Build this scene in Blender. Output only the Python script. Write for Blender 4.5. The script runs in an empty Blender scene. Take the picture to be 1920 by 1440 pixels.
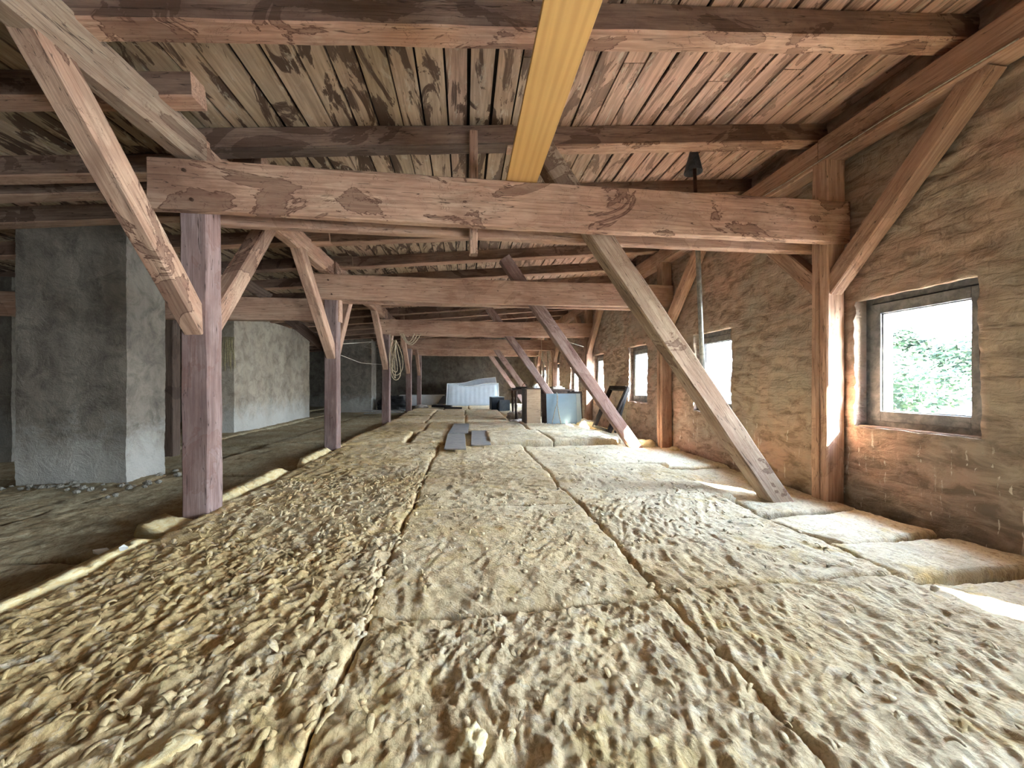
import bpy, math, random
import numpy as np
from mathutils import Vector, Matrix, noise as mnoise
random.seed(7)
R = math.radians
SC = bpy.context.scene
COL = SC.collection

# ------------------------------------------------------------------ camera, sky, sun, exposure
cam_d = bpy.data.cameras.new('camera'); cam = bpy.data.objects.new('camera', cam_d); COL.objects.link(cam)
cam_d.sensor_width = 36.0; cam_d.lens = 721 / 1920 * 36.0; cam_d.clip_start = .02; cam_d.clip_end = 500
cam.location = (0, 0, 1.0); cam.rotation_euler = (R(90), 0, R(-7.0))
SC.camera = cam
SC.view_settings.view_transform = 'Standard'; SC.view_settings.look = 'None'
SC.view_settings.gamma = 1; SC.view_settings.use_curve_mapping = False
SC.view_settings.exposure = 4.15
SC.cycles.max_bounces = 12; SC.cycles.diffuse_bounces = 8; SC.cycles.transparent_max_bounces = 12
SC.cycles.sample_clamp_indirect = 6.0
W = bpy.data.worlds.new('sky'); SC.world = W; W.use_nodes = True
wn = W.node_tree.nodes; wl = W.node_tree.links
bg = wn['Background']
tc = wn.new('ShaderNodeTexCoord'); sep = wn.new('ShaderNodeSeparateXYZ'); wl.new(tc.outputs['Generated'], sep.inputs[0])
cr = wn.new('ShaderNodeValToRGB'); wl.new(sep.outputs['Z'], cr.inputs[0])
cr.color_ramp.elements[0].position = 0.0; cr.color_ramp.elements[0].color = (.86, .93, 1, 1)
cr.color_ramp.elements[1].position = .7; cr.color_ramp.elements[1].color = (.55, .73, 1, 1)
wl.new(cr.outputs[0], bg.inputs[0]); bg.inputs[1].default_value = 8.5
SUN_D = Vector((-1, 1.2, -1.12)).normalized()
sd = bpy.data.lights.new('sun', 'SUN'); sd.energy = 24; sd.angle = R(.53); sd.color = (1, .93, .8)
so = bpy.data.objects.new('sun', sd); COL.objects.link(so)
so.rotation_euler = SUN_D.to_track_quat('-Z', 'Y').to_euler(); so.location = (8, -6, 8)

# the windows in the long right-hand wall: (y0, y1, z0, z1)
WINS = [(-4.9, -3.9, .64, 1.76), (-3.5, -2.4, .64, 1.76), (-1.95, -.85, .64, 1.76), (-.32, .38, .64, 1.76), (2.19, 3.04, .64, 1.75), (4.64, 5.5, .6, 1.74),  # first three: unseen behind the camera, added close together to brighten the near floor
        (7.0, 7.86, .64, 1.76), (9.3, 10.12, .64, 1.76), (11.5, 12.4, .64, 1.76), (13.9, 14.8, .64, 1.76), (16.3, 17.2, .64, 1.76)]
WX = 3.47; WXO = 3.87; YB = -6.0
for i, (y0, y1, z0, z1) in enumerate(WINS):      # sky portals: they only steer the sky light's sampling
    l = bpy.data.lights.new('window_daylight', 'AREA'); l.shape = 'RECTANGLE'; l.size = z1 - z0; l.size_y = y1 - y0
    l.cycles.is_portal = True
    o = bpy.data.objects.new('window_daylight', l); COL.objects.link(o)
    o.location = (WXO + .02, (y0 + y1) / 2, (z0 + z1) / 2); o.rotation_euler = (0, R(90), 0)

# ------------------------------------------------------------------ helpers
def tag(o, label=None, cat=None, group=None, kind=None):
    if label: o['label'] = label
    if cat: o['category'] = cat
    if group: o['group'] = group
    if kind: o['kind'] = kind
    return o
def empty(name, loc=(0, 0, 0), rot=(0, 0, 0)):
    o = bpy.data.objects.new(name, None); COL.objects.link(o); o.location = loc; o.rotation_euler = rot
    o.empty_display_size = .1
    return o
def link(name, me, mat=None, parent=None, smooth=False):
    o = bpy.data.objects.new(name, me); COL.objects.link(o)
    if mat: me.materials.append(mat)
    if parent: o.parent = parent
    if smooth: me.shade_smooth()
    return o
class MB:
    def __init__(s): s.v = []; s.f = []
    def box(s, x0, x1, y0, y1, z0, z1, M=None):
        n = len(s.v)
        c = [(x0,y0,z0),(x1,y0,z0),(x1,y1,z0),(x0,y1,z0),(x0,y0,z1),(x1,y0,z1),(x1,y1,z1),(x0,y1,z1)]
        if M is not None: c = [tuple(M @ Vector(p)) for p in c]
        s.v += c
        s.f += [tuple(n+i for i in q) for q in ((0,3,2,1),(4,5,6,7),(0,1,5,4),(1,2,6,5),(2,3,7,6),(3,0,4,7))]
    def quad(s, *p):
        n = len(s.v); s.v += [tuple(q) for q in p]; s.f.append(tuple(range(n, n+len(p))))
    def tube(s, pts, r, n=8, cap=True, r1=None):
        pts = [Vector(p) for p in pts]; b = len(s.v); u = None
        for i, p in enumerate(pts):
            d = (pts[min(i+1, len(pts)-1)] - pts[max(i-1, 0)]).normalized()
            if u is None:
                u = d.orthogonal().normalized()
            u = (u - d*u.dot(d)).normalized(); w = d.cross(u)
            rr = r if r1 is None else r + (r1-r)*i/max(1, len(pts)-1)
            for k in range(n):
                a = 2*math.pi*k/n; s.v.append(tuple(p + u*rr*math.cos(a) + w*rr*math.sin(a)))
        for i in range(len(pts)-1):
            for k in range(n):
                a = b+i*n+k; c = b+i*n+(k+1) % n; s.f.append((a, c, c+n, a+n))
        if cap:
            s.f.append(tuple(b+k for k in range(n))[::-1]); e = b+(len(pts)-1)*n; s.f.append(tuple(e+k for k in range(n)))
    def mesh(s, name):
        me = bpy.data.meshes.new(name); me.from_pydata(s.v, [], s.f); me.update(); return me
    def build(s, name, mat, parent=None, bevel=0, smooth=False):
        o = link(name, s.mesh(name), mat, parent, smooth)
        if bevel:
            m = o.modifiers.new('bevel', 'BEVEL'); m.width = bevel; m.segments = 2; m.limit_method = 'ANGLE'
        return o

def _h(ix, iy, seed):
    n = (ix.astype(np.int64)*374761393 + iy.astype(np.int64)*668265263 + seed*974634777) & 0x7fffffff
    n = ((n ^ (n >> 13))*1274126177) & 0x7fffffff
    return ((n ^ (n >> 16)) & 0xffff)/65535.0*2*np.pi
def pn(x, y, seed=0):
    x = np.asarray(x, float); y = np.asarray(y, float)
    ix = np.floor(x); iy = np.floor(y); fx = x-ix; fy = y-iy
    ux = fx*fx*fx*(fx*(fx*6-15)+10); uy = fy*fy*fy*(fy*(fy*6-15)+10)
    def g(a, b):
        t = _h(ix+a, iy+b, seed); return np.cos(t)*(fx-a)+np.sin(t)*(fy-b)
    return (g(0,0)*(1-ux)+g(1,0)*ux)*(1-uy)+(g(0,1)*(1-ux)+g(1,1)*ux)*uy
def sstep(a, b, x):
    t = np.clip((x-a)/(b-a), 0, 1); return t*t*(3-2*t)
def grid_mesh(name, V, nx, ny, keep=None):
    """V: (ny*nx,3) row-major; quads"""
    j, i = np.mgrid[0:ny-1, 0:nx-1]; a = (j*nx+i).ravel()
    F = np.stack([a, a+1, a+nx+1, a+nx], 1)
    if keep is not None: F = F[keep.ravel()]
    return raw_mesh(name, V, F)
def raw_mesh(name, V, F):
    me = bpy.data.meshes.new(name); me.vertices.add(len(V)); me.vertices.foreach_set('co', np.asarray(V, np.float32).ravel())
    F = np.asarray(F, np.int32); me.loops.add(F.size); me.loops.foreach_set('vertex_index', F.ravel())
    me.polygons.add(len(F)); me.polygons.foreach_set('loop_start', np.arange(0, F.size, 4, dtype=np.int32))
    me.polygons.foreach_set('loop_total', np.full(len(F), 4, np.int32))
    me.update(calc_edges=True); me.validate(); return me

# ------------------------------------------------------------------ materials
class NT:
    def __init__(s, name):
        s.m = bpy.data.materials.new(name); s.m.use_nodes = True; s.t = s.m.node_tree; s.n = s.t.nodes; s.l = s.t.links
        s.b = s.n['Principled BSDF']; s.b.inputs['Roughness'].default_value = .85
        try: s.b.inputs['Specular IOR Level'].default_value = .25
        except Exception: pass
    def co(s, kind='Object', scale=(1, 1, 1), rnd=0.0):
        t = s.n.new('ShaderNodeTexCoord'); m = s.n.new('ShaderNodeMapping'); s.l.new(t.outputs[kind], m.inputs[0])
        m.inputs['Scale'].default_value = scale
        if rnd:
            oi = s.n.new('ShaderNodeObjectInfo'); mu = s.n.new('ShaderNodeMath'); mu.operation = 'MULTIPLY'; mu.inputs[1].default_value = rnd
            s.l.new(oi.outputs['Random'], mu.inputs[0]); cb = s.n.new('ShaderNodeCombineXYZ')
            for k in range(3): s.l.new(mu.outputs[0], cb.inputs[k])
            s.l.new(cb.outputs[0], m.inputs['Location'])
        return m.outputs[0]
    def geo(s, scale=(1, 1, 1)):
        t = s.n.new('ShaderNodeNewGeometry'); m = s.n.new('ShaderNodeMapping'); s.l.new(t.outputs['Position'], m.inputs[0])
        m.inputs['Scale'].default_value = scale; return m.outputs[0]
    def noise(s, v, scale, detail=4, rough=.55, dist=0.0, color=False):
        n = s.n.new('ShaderNodeTexNoise'); s.l.new(v, n.inputs['Vector']); n.inputs['Scale'].default_value = scale
        n.inputs['Detail'].default_value = detail; n.inputs['Roughness'].default_value = rough; n.inputs['Distortion'].default_value = dist
        return n.outputs['Color' if color else 'Fac']
    def ramp(s, v, stops, interp='LINEAR'):
        r = s.n.new('ShaderNodeValToRGB'); s.l.new(v, r.inputs[0]); e = r.color_ramp.elements; r.color_ramp.interpolation = interp
        for i, (p, c) in enumerate(stops):
            if not isinstance(c, tuple): c = (c, c, c)
            el = e[i] if i < 2 else e.new(p)
            el.position = p; el.color = (*c, 1)
        return r.outputs[0]
    def mix(s, f, a, b, mode='MIX'):
        m = s.n.new('ShaderNodeMix'); m.data_type = 'RGBA'; m.blend_type = mode
        for k, x in ((0, f), (6, a), (7, b)):
            if isinstance(x, (int, float)): m.inputs[k].default_value = x
            elif isinstance(x, tuple): m.inputs[k].default_value = (*x, 1)
            else: s.l.new(x, m.inputs[k])
        return m.outputs[2]
    def math(s, op, a, b=0.0, clamp=False):
        m = s.n.new('ShaderNodeMath'); m.operation = op; m.use_clamp = clamp
        for k, x in ((0, a), (1, b)):
            if isinstance(x, (int, float)): m.inputs[k].default_value = x
            else: s.l.new(x, m.inputs[k])
        return m.outputs[0]
    def ring(s, v, at, w):
        d = s.math('ABSOLUTE', s.math('SUBTRACT', v, at))
        return s.math('SUBTRACT', 1.0, s.math('DIVIDE', d, w, True), True)
    def bump(s, h, strength=.4, dist=.01, nrm=None):
        b = s.n.new('ShaderNodeBump'); b.inputs['Strength'].default_value = strength; b.inputs['Distance'].default_value = dist
        s.l.new(h, b.inputs['Height'])
        if nrm: s.l.new(nrm, b.inputs['Normal'])
        return b.outputs[0]
    def out(s, color, nrm=None, rough=None):
        if isinstance(color, tuple): s.b.inputs['Base Color'].default_value = (*color, 1)
        else: s.l.new(color, s.b.inputs['Base Color'])
        if nrm: s.l.new(nrm, s.b.inputs['Normal'])
        if rough is not None: s.b.inputs['Roughness'].default_value = rough
        return s.m

def wood(name, base, light, dark, stain, stain_amt=.5, ring_amt=.8, light_amt=.5, grain=1.0):
    """sawn timber: grain along local X, dried water marks with dark rims, pale worn patches, cracks"""
    s = NT(name)
    v = s.co('Object', (1, 1, 1), 37.0)
    vg = s.co('Object', (1.2, 26, 26), 37.0)
    vm = s.co('Object', (1, 3.5, 3.5), 23.0)
    g = s.noise(vg, 2.2, 6, .65, .3)
    gf = s.noise(s.co('Object', (3, 90, 90), 11.0), 2.0, 3, .7)
    m1 = s.noise(vm, 1.3, 5, .6, .6)
    c = s.mix(s.ramp(m1, [(.35, 0.0), (.65, 1.0)]), base, s.mix(.55, base, light))
    c = s.mix(s.math('MULTIPLY', s.ramp(s.noise(vm, 2.7, 6, .65, 1.2), [(.50, 0.0), (.66, 1.0)]), light_amt), c, light)
    c = s.mix(s.math('MULTIPLY', s.ramp(g, [(.40, 1.0), (.60, 0.0)]), .5*grain), c, dark)
    c = s.mix(s.ramp(s.noise(s.co('Object', (.8, 1.6, 1.6), 71.0), 1.6, 5, .65, .5), [(.48, 0.0), (.72, .75)]), c, dark)
    st = s.noise(s.co('Object', (1, 1.7, 1.7), 61.0), 1.25, 6, .6, 1.1)
    c = s.mix(s.math('MULTIPLY', s.ramp(st, [(.555, 0.0), (.57, 1.0)]), stain_amt), c, stain)
    c = s.mix(s.math('MULTIPLY', s.ring(st, .56, .012), ring_amt), c, stain)
    st2 = s.noise(s.co('Object', (1.4, 2.0, 2.0), 87.0), 2.4, 4, .6, 2.0)
    c = s.mix(s.math('MULTIPLY', s.ring(st2, .44, .008), ring_amt*.6), c, stain)
    crk = s.ring(s.noise(s.co('Object', (.35, 7, 7), 5.0), 2.1, 3, .5, .4), .5, .006)
    c = s.mix(s.math('MULTIPLY', crk, .85), c, (.03, .018, .013))
    oi = s.n.new('ShaderNodeObjectInfo')
    hs = s.n.new('ShaderNodeHueSaturation'); s.l.new(c, hs.inputs['Color'])
    s.l.new(s.math('ADD', s.math('MULTIPLY', oi.outputs['Random'], .4), .8), hs.inputs['Value'])
    h = s.math('ADD', s.math('MULTIPLY', g, .6), s.math('MULTIPLY', gf, .3)); h = s.math('SUBTRACT', h, s.math('MULTIPLY', crk, .8))
    return s.out(hs.outputs[0], s.bump(h, .55, .006), .82)

M = {}
M['timber'] = wood('aged_red_timber', (.46, .265, .185), (.60, .43, .31), (.20, .105, .07), (.10, .045, .03), .5, 1.0, .6)
M['timber_pale'] = wood('aged_grey_timber', (.38, .265, .195), (.52, .42, .31), (.2, .12, .08), (.11, .055, .035), .55, .8, .6)
M['timber_plain'] = wood('plain_red_timber', (.48, .295, .21), (.56, .41, .30), (.22, .11, .075), (.13, .06, .04), .18, .35, .3)
M['post'] = wood('post_timber', (.235, .155, .142), (.37, .295, .28), (.11, .065, .06), (.15, .07, .05), .25, .4, .35)
M['side_timber'] = wood('rafter_side_timber', (.20, .12, .09), (.34, .24, .18), (.09, .05, .035), (.06, .03, .02), .6, .6, .3)
M['strut'] = wood('strut_timber', (.34, .225, .195), (.46, .37, .33), (.17, .09, .08), (.13, .06, .045), .3, .6, .35)
M['dark_timber'] = wood('dark_timber', (.13, .085, .065), (.22, .16, .12), (.05, .03, .025), (.04, .02, .015), .5, .5, .3)

def mk_new_wood():
    s = NT('new_spruce')
    v = s.co('Object', (.5, 9, 9)); g = s.noise(v, 3, 3, .5, 1.5)
    w = s.n.new('ShaderNodeTexWave'); w.bands_direction = 'Y'; s.l.new(s.co('Object', (.3, 5, 3)), w.inputs['Vector'])
    w.inputs['Scale'].default_value = 1.3; w.inputs['Distortion'].default_value = 9; w.inputs['Detail'].default_value = 2; w.inputs['Detail Scale'].default_value = .6
    c = s.mix(s.ramp(w.outputs['Fac'], [(.3, 0.0), (.95, 1.0)]), (.64, .375, .135), (.56, .315, .105))
    c = s.mix(s.ramp(g, [(.3, .35), (.7, 0.0)]), c, (.50, .29, .10))
    vo = s.n.new('ShaderNodeTexVoronoi'); s.l.new(s.co('Object', (2.1, 4.6, 2)), vo.inputs['Vector']); vo.inputs['Scale'].default_value = 1.0
    c = s.mix(s.ramp(vo.outputs['Distance'], [(.07, .9), (.13, 0.0)]), c, (.20, .10, .035))
    return s.out(c, s.bump(w.outputs['Fac'], .1, .002), .6)
M['new_wood'] = mk_new_wood()

def mk_boards():
    s = NT('roof_boards')
    ge = s.n.new('ShaderNodeNewGeometry'); rp = ge.outputs['Random Per Island']
    off = s.n.new('ShaderNodeCombineXYZ'); k = s.math('MULTIPLY', rp, 40.0); s.l.new(k, off.inputs[1]); s.l.new(k, off.inputs[2])
    def pos(sc):
        m = s.n.new('ShaderNodeMapping'); s.l.new(ge.outputs['Position'], m.inputs[0]); s.l.new(off.outputs[0], m.inputs['Location']); m.inputs['Scale'].default_value = sc
        return m.outputs[0]
    base = s.ramp(rp, [(0.0, (.52, .35, .25)), (.3, (.44, .36, .24)), (.55, (.55, .40, .28)), (.8, (.40, .31, .21)), (1.0, (.55, .34, .25))])
    # redder and cleaner towards the window wall
    sx = s.n.new('ShaderNodeSeparateXYZ'); s.l.new(ge.outputs['Position'], sx.inputs[0])
    red = s.math('ADD', s.math('MULTIPLY', sx.outputs[0], .3), s.math('MULTIPLY', s.noise(ge.outputs['Position'], .8, 3), .8))
    redm = s.ramp(red, [(.35, 0.0), (.9, 1.0)])
    base = s.mix(redm, base, (.64, .40, .30))
    g = s.noise(pos((22, 1.1, 1)), 2.0, 5, .65, .4)
    c = s.mix(s.ramp(g, [(.4, .45), (.6, 0.0)]), base, (.14, .09, .06))
    st = s.noise(pos((4.5, 1.0, 1)), 1.1, 5, .6, 1.6)
    sm = s.ramp(st, [(.53, 0.0), (.56, 1.0)])
    sm = s.math('MULTIPLY', sm, s.math('SUBTRACT', .93, s.math('MULTIPLY', redm, .45)))
    c = s.mix(sm, c, (.075, .042, .03))
    c = s.mix(s.math('MULTIPLY', s.ring(st, .54, .012), .8), c, (.06, .03, .02))
    c = s.mix(s.ramp(s.noise(pos((6, 1.8, 1)), 2.6, 5, .7, .8), [(.58, 0.0), (.66, .6)]), c, (.60, .52, .40))
    c = s.mix(s.ramp(s.noise(ge.outputs['Position'], .55, 3, .5), [(.52, 0.0), (.66, .35)]), c, (.2, .15, .11))
    return s.out(c, s.bump(g, .5, .005), .85)
M['boards'] = mk_boards()

def mk_wall_right():
    s = NT('smeared_brick_plaster')
    p = s.geo()
    br = s.n.new('ShaderNodeTexBrick')
    sw = s.n.new('ShaderNodeSeparateXYZ'); s.l.new(p, sw.inputs[0]); cb = s.n.new('ShaderNodeCombineXYZ')
    wob = s.noise(p, 3.0, 3, .6)
    s.l.new(sw.outputs[1], cb.inputs[0]); s.l.new(s.math('ADD', sw.outputs[2], s.math('MULTIPLY', wob, .12)), cb.inputs[1])
    s.l.new(cb.outputs[0], br.inputs['Vector']); br.inputs['Scale'].default_value = 1; br.inputs['Brick Width'].default_value = .27
    br.inputs['Row Height'].default_value = .085; br.inputs['Mortar Size'].default_value = .014; br.inputs['Mortar Smooth'].default_value = 1
    br.inputs['Color1'].default_value = (1,1,1,1); br.inputs['Color2'].default_value = (.75,.75,.75,1); br.inputs['Mortar'].default_value = (0,0,0,1)
    big = s.noise(s.geo((1, .8, 1.2)), .9, 5, .6, .8)
    mid = s.noise(s.geo((1, 1, 2.4)), 4.0, 6, .65, .7)
    c = s.mix(s.ramp(big, [(.38, 0.0), (.62, 1.0)]), (.46, .295, .225), (.385, .315, .245))
    c = s.mix(s.ramp(mid, [(.36, .85), (.54, 0.0)]), c, (.17, .115, .085))
    c = s.mix(s.ramp(s.noise(s.geo((1, 1, 2)), 9.0, 5, .65, .5), [(.55, 0.0), (.68, .55)]), c, (.55, .42, .31))
    c = s.mix(s.ramp(s.noise(p, 1.3, 4, .6, 1.0), [(.50, 0.0), (.68, .8)]), c, (.36, .315, .26))
    c = s.mix(s.math('MULTIPLY', s.ramp(br.outputs['Color'], [(.0, .5), (.5, 0.0)]), s.ramp(s.noise(p, 1.1, 3), [(.48, 0.0), (.66, .6)])), c, (.24, .17, .13))
    ny = s.math('ADD', s.math('MULTIPLY', sw.outputs[1], -.55), s.math('MULTIPLY', s.noise(p, 1.5, 5, .6), 1.6))
    nz = s.math('ADD', s.math('MULTIPLY', sw.outputs[2], -.35), ny)
    c = s.mix(s.ramp(s.math('ADD', nz, 1.15), [(.0, 0.0), (.55, .8)]), c, s.mix(s.ramp(mid, [(.4, 1.0), (.6, 0.0)]), (.37, .325, .265), (.20, .17, .14)))
    drip = s.noise(s.geo((20, 20, 1.6)), 1.6, 4, .6)
    c = s.mix(s.math('MULTIPLY', s.ramp(drip, [(.63, 0.0), (.67, .8)]), s.ramp(sw.outputs[2], [(.45, 1.0), (.62, 0.0)])), c, (.75, .72, .64))
    h = s.math('ADD', s.math('MULTIPLY', mid, 1.2), s.math('MULTIPLY', s.noise(p, 22, 5, .7), .35))
    h = s.math('ADD', h, s.math('MULTIPLY', br.outputs['Color'], .10))
    return s.out(c, s.bump(h, .8, .03), .92)
M['wall_r'] = mk_wall_right()

def mk_plaster(name, a, b, c3, white=.5, streak=.5):
    s = NT(name)
    p = s.geo(); ps = s.geo((3, 3, .35))
    c = s.mix(s.ramp(s.noise(p, 1.4, 6, .65, .8), [(.3, 0.0), (.7, 1.0)]), a, b)
    c = s.mix(s.ramp(s.noise(ps, 1.6, 6, .65, .4), [(.42, 0.0), (.75, streak)]), c, c3)
    c = s.mix(s.ramp(s.noise(p, 4, 7, .75, .6), [(.33, .75), (.56, 0.0)]), c, tuple(x*.42 for x in a))
    z = s.n.new('ShaderNodeSeparateXYZ'); s.l.new(p, z.inputs[0])
    low_pale = s.math('ADD', s.math('MULTIPLY', z.outputs[2], -1.0), s.math('MULTIPLY', s.noise(p, 3.0, 8, .8, .6), 1.5))
    c = s.mix(s.ramp(low_pale, [(.1, 0.0), (.60, white)]), c, (.56, .56, .53))      # paler towards the floor, edge broken up by noise
    h = s.math('ADD', s.noise(p, 5, 6, .7, .5), s.math('MULTIPLY', s.noise(p, 40, 4, .7), .25))
    return s.out(c, s.bump(h, .85, .04), .95)
M['chimney'] = mk_plaster('chimney_plaster', (.19, .16, .135), (.27, .235, .195), (.34, .305, .25), .62, .5)
M['chimney_pale'] = mk_plaster('pale_chimney_plaster', (.40, .33, .26), (.50, .43, .34), (.50, .47, .42), .8, .3)
M['wall_dark'] = mk_plaster('sooty_masonry', (.13, .11, .09), (.19, .165, .135), (.26, .23, .19), .25, .6)

def mk_wool():
    s = NT('mineral_wool')
    p = s.geo(); sx = s.n.new('ShaderNodeSeparateXYZ'); s.l.new(p, sx.inputs[0])
    pl = s.geo((1, 1, .3))
    big = s.noise(pl, .9, 4, .55, .5)
    dusty = s.math('ADD', s.math('MULTIPLY', sx.outputs[0], .11), s.math('ADD', big, s.math('MULTIPLY', sx.outputs[1], .012)))
    c = s.mix(s.ramp(dusty, [(.32, 0.0), (.78, 1.0)]), (.69, .52, .26), (.82, .73, .54))
    fib = s.noise(s.geo((14, 5, 6)), 2.3, 6, .7, 1.6)
    c = s.mix(s.ramp(fib, [(.36, .6), (.47, 0.0)]), c, (.38, .235, .095))
    c = s.mix(s.ramp(s.noise(pl, 9, 6, .7, 1.5), [(.53, 0.0), (.64, .7)]), c, (.74, .68, .56))
    c = s.mix(s.ramp(s.noise(pl, 3.2, 5, .65, 1.0), [(.56, 0.0), (.66, .65)]), c, (.72, .56, .25))
    c = s.mix(s.ramp(s.noise(pl, 26, 5, .75, 1.2), [(.40, .5), (.50, 0.0)]), c, (.34, .22, .11))
    c = s.mix(s.ramp(s.noise(pl, 2.0, 5, .6, .7), [(.36, .4), (.46, 0.0)]), c, (.40, .28, .15))
    w = s.n.new('ShaderNodeTexWave'); s.l.new(s.co('Object'), w.inputs['Vector']); w.bands_direction = 'DIAGONAL'
    w.inputs['Scale'].default_value = 26; w.inputs['Distortion'].default_value = 9; w.inputs['Detail'].default_value = 3; w.inputs['Detail Scale'].default_value = .9
    h = s.math('ADD', s.math('MULTIPLY', fib, .7), s.math('MULTIPLY', s.noise(pl, 55, 6, .8, .8), .75))
    h = s.math('ADD', h, s.math('MULTIPLY', w.outputs['Fac'], .09))
    return s.out(c, s.bump(h, .85, .012), .97)
M['wool'] = mk_wool()
def mk_wool_fresh():
    s = NT('fresh_wool_edge'); p = s.geo()
    c = s.mix(s.ramp(s.noise(s.geo((2, 2, 8)), 6, 5, .7, .8), [(.4, 0.0), (.6, 1.0)]), (.70, .54, .26), (.80, .71, .46))
    return s.out(c, s.bump(s.noise(s.geo((8, 8, 30)), 3, 5, .7), .7, .01), .97)
M['wool_fresh'] = mk_wool_fresh()
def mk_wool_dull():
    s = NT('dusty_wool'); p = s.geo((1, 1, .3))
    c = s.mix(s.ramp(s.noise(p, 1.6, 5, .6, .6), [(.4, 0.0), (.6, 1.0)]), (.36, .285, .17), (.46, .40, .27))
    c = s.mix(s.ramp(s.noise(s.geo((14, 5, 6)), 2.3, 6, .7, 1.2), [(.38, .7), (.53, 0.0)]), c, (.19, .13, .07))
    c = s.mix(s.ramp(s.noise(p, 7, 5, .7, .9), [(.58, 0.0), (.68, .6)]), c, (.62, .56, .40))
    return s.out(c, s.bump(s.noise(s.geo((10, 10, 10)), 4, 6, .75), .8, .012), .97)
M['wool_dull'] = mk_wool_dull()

def simple(name, col, rough=.6, metal=0.0, var=.15, scale=8, bump=.15, col2=None):
    s = NT(name); p = s.co('Object')
    c2 = col2 or tuple(x*(1-var*2) for x in col)
    c = s.mix(s.ramp(s.noise(p, scale, 5, .65, .5), [(.4, 0.0), (.62, 1.0)]), col, c2)
    s.b.inputs['Metallic'].default_value = metal
    return s.out(c, s.bump(s.noise(p, scale*5, 4, .6), bump, .003), rough)
M['frame'] = simple('weathered_window_paint', (.12, .125, .13), .7, 0, .2, 12, .4, (.24, .24, .235))
M['frame_far'] = M['frame']
M['dirt'] = simple('subfloor_dust', (.10, .075, .05), .95, 0, .2, 4)
M['felt'] = simple('roofing_felt', (.025, .02, .018), .95)
M['steel'] = simple('galvanised_steel', (.45, .47, .46), .35, .8, .2, 20)
M['rust'] = simple('rusty_steel', (.11, .06, .04), .8, .3, .2, 20)
M['lead'] = simple('dark_sheet_metal', (.10, .10, .11), .6, .3, .2, 20)
M['rope'] = simple('pale_rope', (.58, .48, .34), .9, 0, .2, 40)
M['cable'] = simple('old_cable', (.50, .45, .38), .7, 0, .2, 40)
M['straw'] = simple('straw', (.52, .44, .26), .9, 0, .2, 40)
M['mattress'] = simple('grey_white_ticking', (.52, .59, .67), .9, 0, .06, 2.5, .3)
M['enamel'] = simple('dusty_white_enamel', (.88, .90, .92), .5, 0, .06, 4)
M['bluepanel'] = simple('blue_grey_laminate', (.27, .39, .52), .35, 0, .05, 2, .03)
M['bluepanel2'] = simple('pale_blue_laminate', (.52, .62, .68), .4, 0, .04, 2, .03)
M['greyboard'] = simple('grey_board', (.29, .29, .295), .85, 0, .1, 6, .4, (.36, .35, .34))
M['cabinet'] = wood('cabinet_veneer', (.50, .38, .27), (.58, .46, .34), (.36, .25, .17), (.3, .2, .13), .15, .2, .3)
M['darkwood'] = simple('dark_varnished_wood', (.07, .045, .035), .5, 0, .2, 15)
M['blackbox'] = simple('black_plastic', (.035, .045, .06), .45, 0, .2, 6)
M['charred'] = simple('charred_board', (.035, .028, .025), .9, 0, .2, 6)
M['paper'] = simple('white_paper_scrap', (.85, .87, .85), .8, 0, .04, 4)
M['rag'] = simple('crumpled_rag', (.42, .36, .32), .95, 0, .3, 9, .4, (.62, .58, .54))
M['tarp'] = simple('black_tarpaulin', (.02, .02, .022), .5, 0, .2, 4)
M['stone'] = simple('mortar_rubble', (.30, .28, .24), .95, 0, .2, 9, .5)
M['leaf'] = simple('green_leaf', (.0045, .012, .0035), .95, 0, .3, 1.2, .1, (.009, .018, .0035))
M['bark'] = simple('tree_bark', (.12, .09, .06), .9)
M['render_white'] = simple('white_render', (.8, .8, .78), .9, 0, .03, 2)
M['roof_blue'] = simple('blue_grey_roof_sheet', (.22, .33, .48), .7, 0, .1, 2)
M['asphalt'] = simple('street_ground', (.2, .2, .2), .9, 0, .1, 1)
M['darkglass'] = simple('dark_window_glass', (.05, .06, .07), .2)
def mk_glass():
    s = NT('window_glass'); s.n.remove(s.b)
    tr = s.n.new('ShaderNodeBsdfTransparent'); tr.inputs[0].default_value = (.93, .95, .94, 1)
    gl = s.n.new('ShaderNodeBsdfGlossy'); gl.inputs['Roughness'].default_value = .03
    fr = s.n.new('ShaderNodeLayerWeight'); fr.inputs[0].default_value = .5
    fc = s.math('ADD', .05, s.math('MULTIPLY', .6, s.math('POWER', fr.outputs['Facing'], 5.0)))
    mx = s.n.new('ShaderNodeMixShader'); s.l.new(fc, mx.inputs[0]); s.l.new(tr.outputs[0], mx.inputs[1]); s.l.new(gl.outputs[0], mx.inputs[2])
    s.l.new(mx.outputs[0], s.n['Material Output'].inputs[0]); return s.m
M['glass'] = mk_glass()

# ------------------------------------------------------------------ the shell
YB, YF = -6.0, 19.2          # back wall behind the camera, far wall
XL = -8.0
def roof_z(x): return 3.03 + .09*x           # underside of the rafters
RH = .17                                      # rafter height
FX = WX + .12
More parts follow.
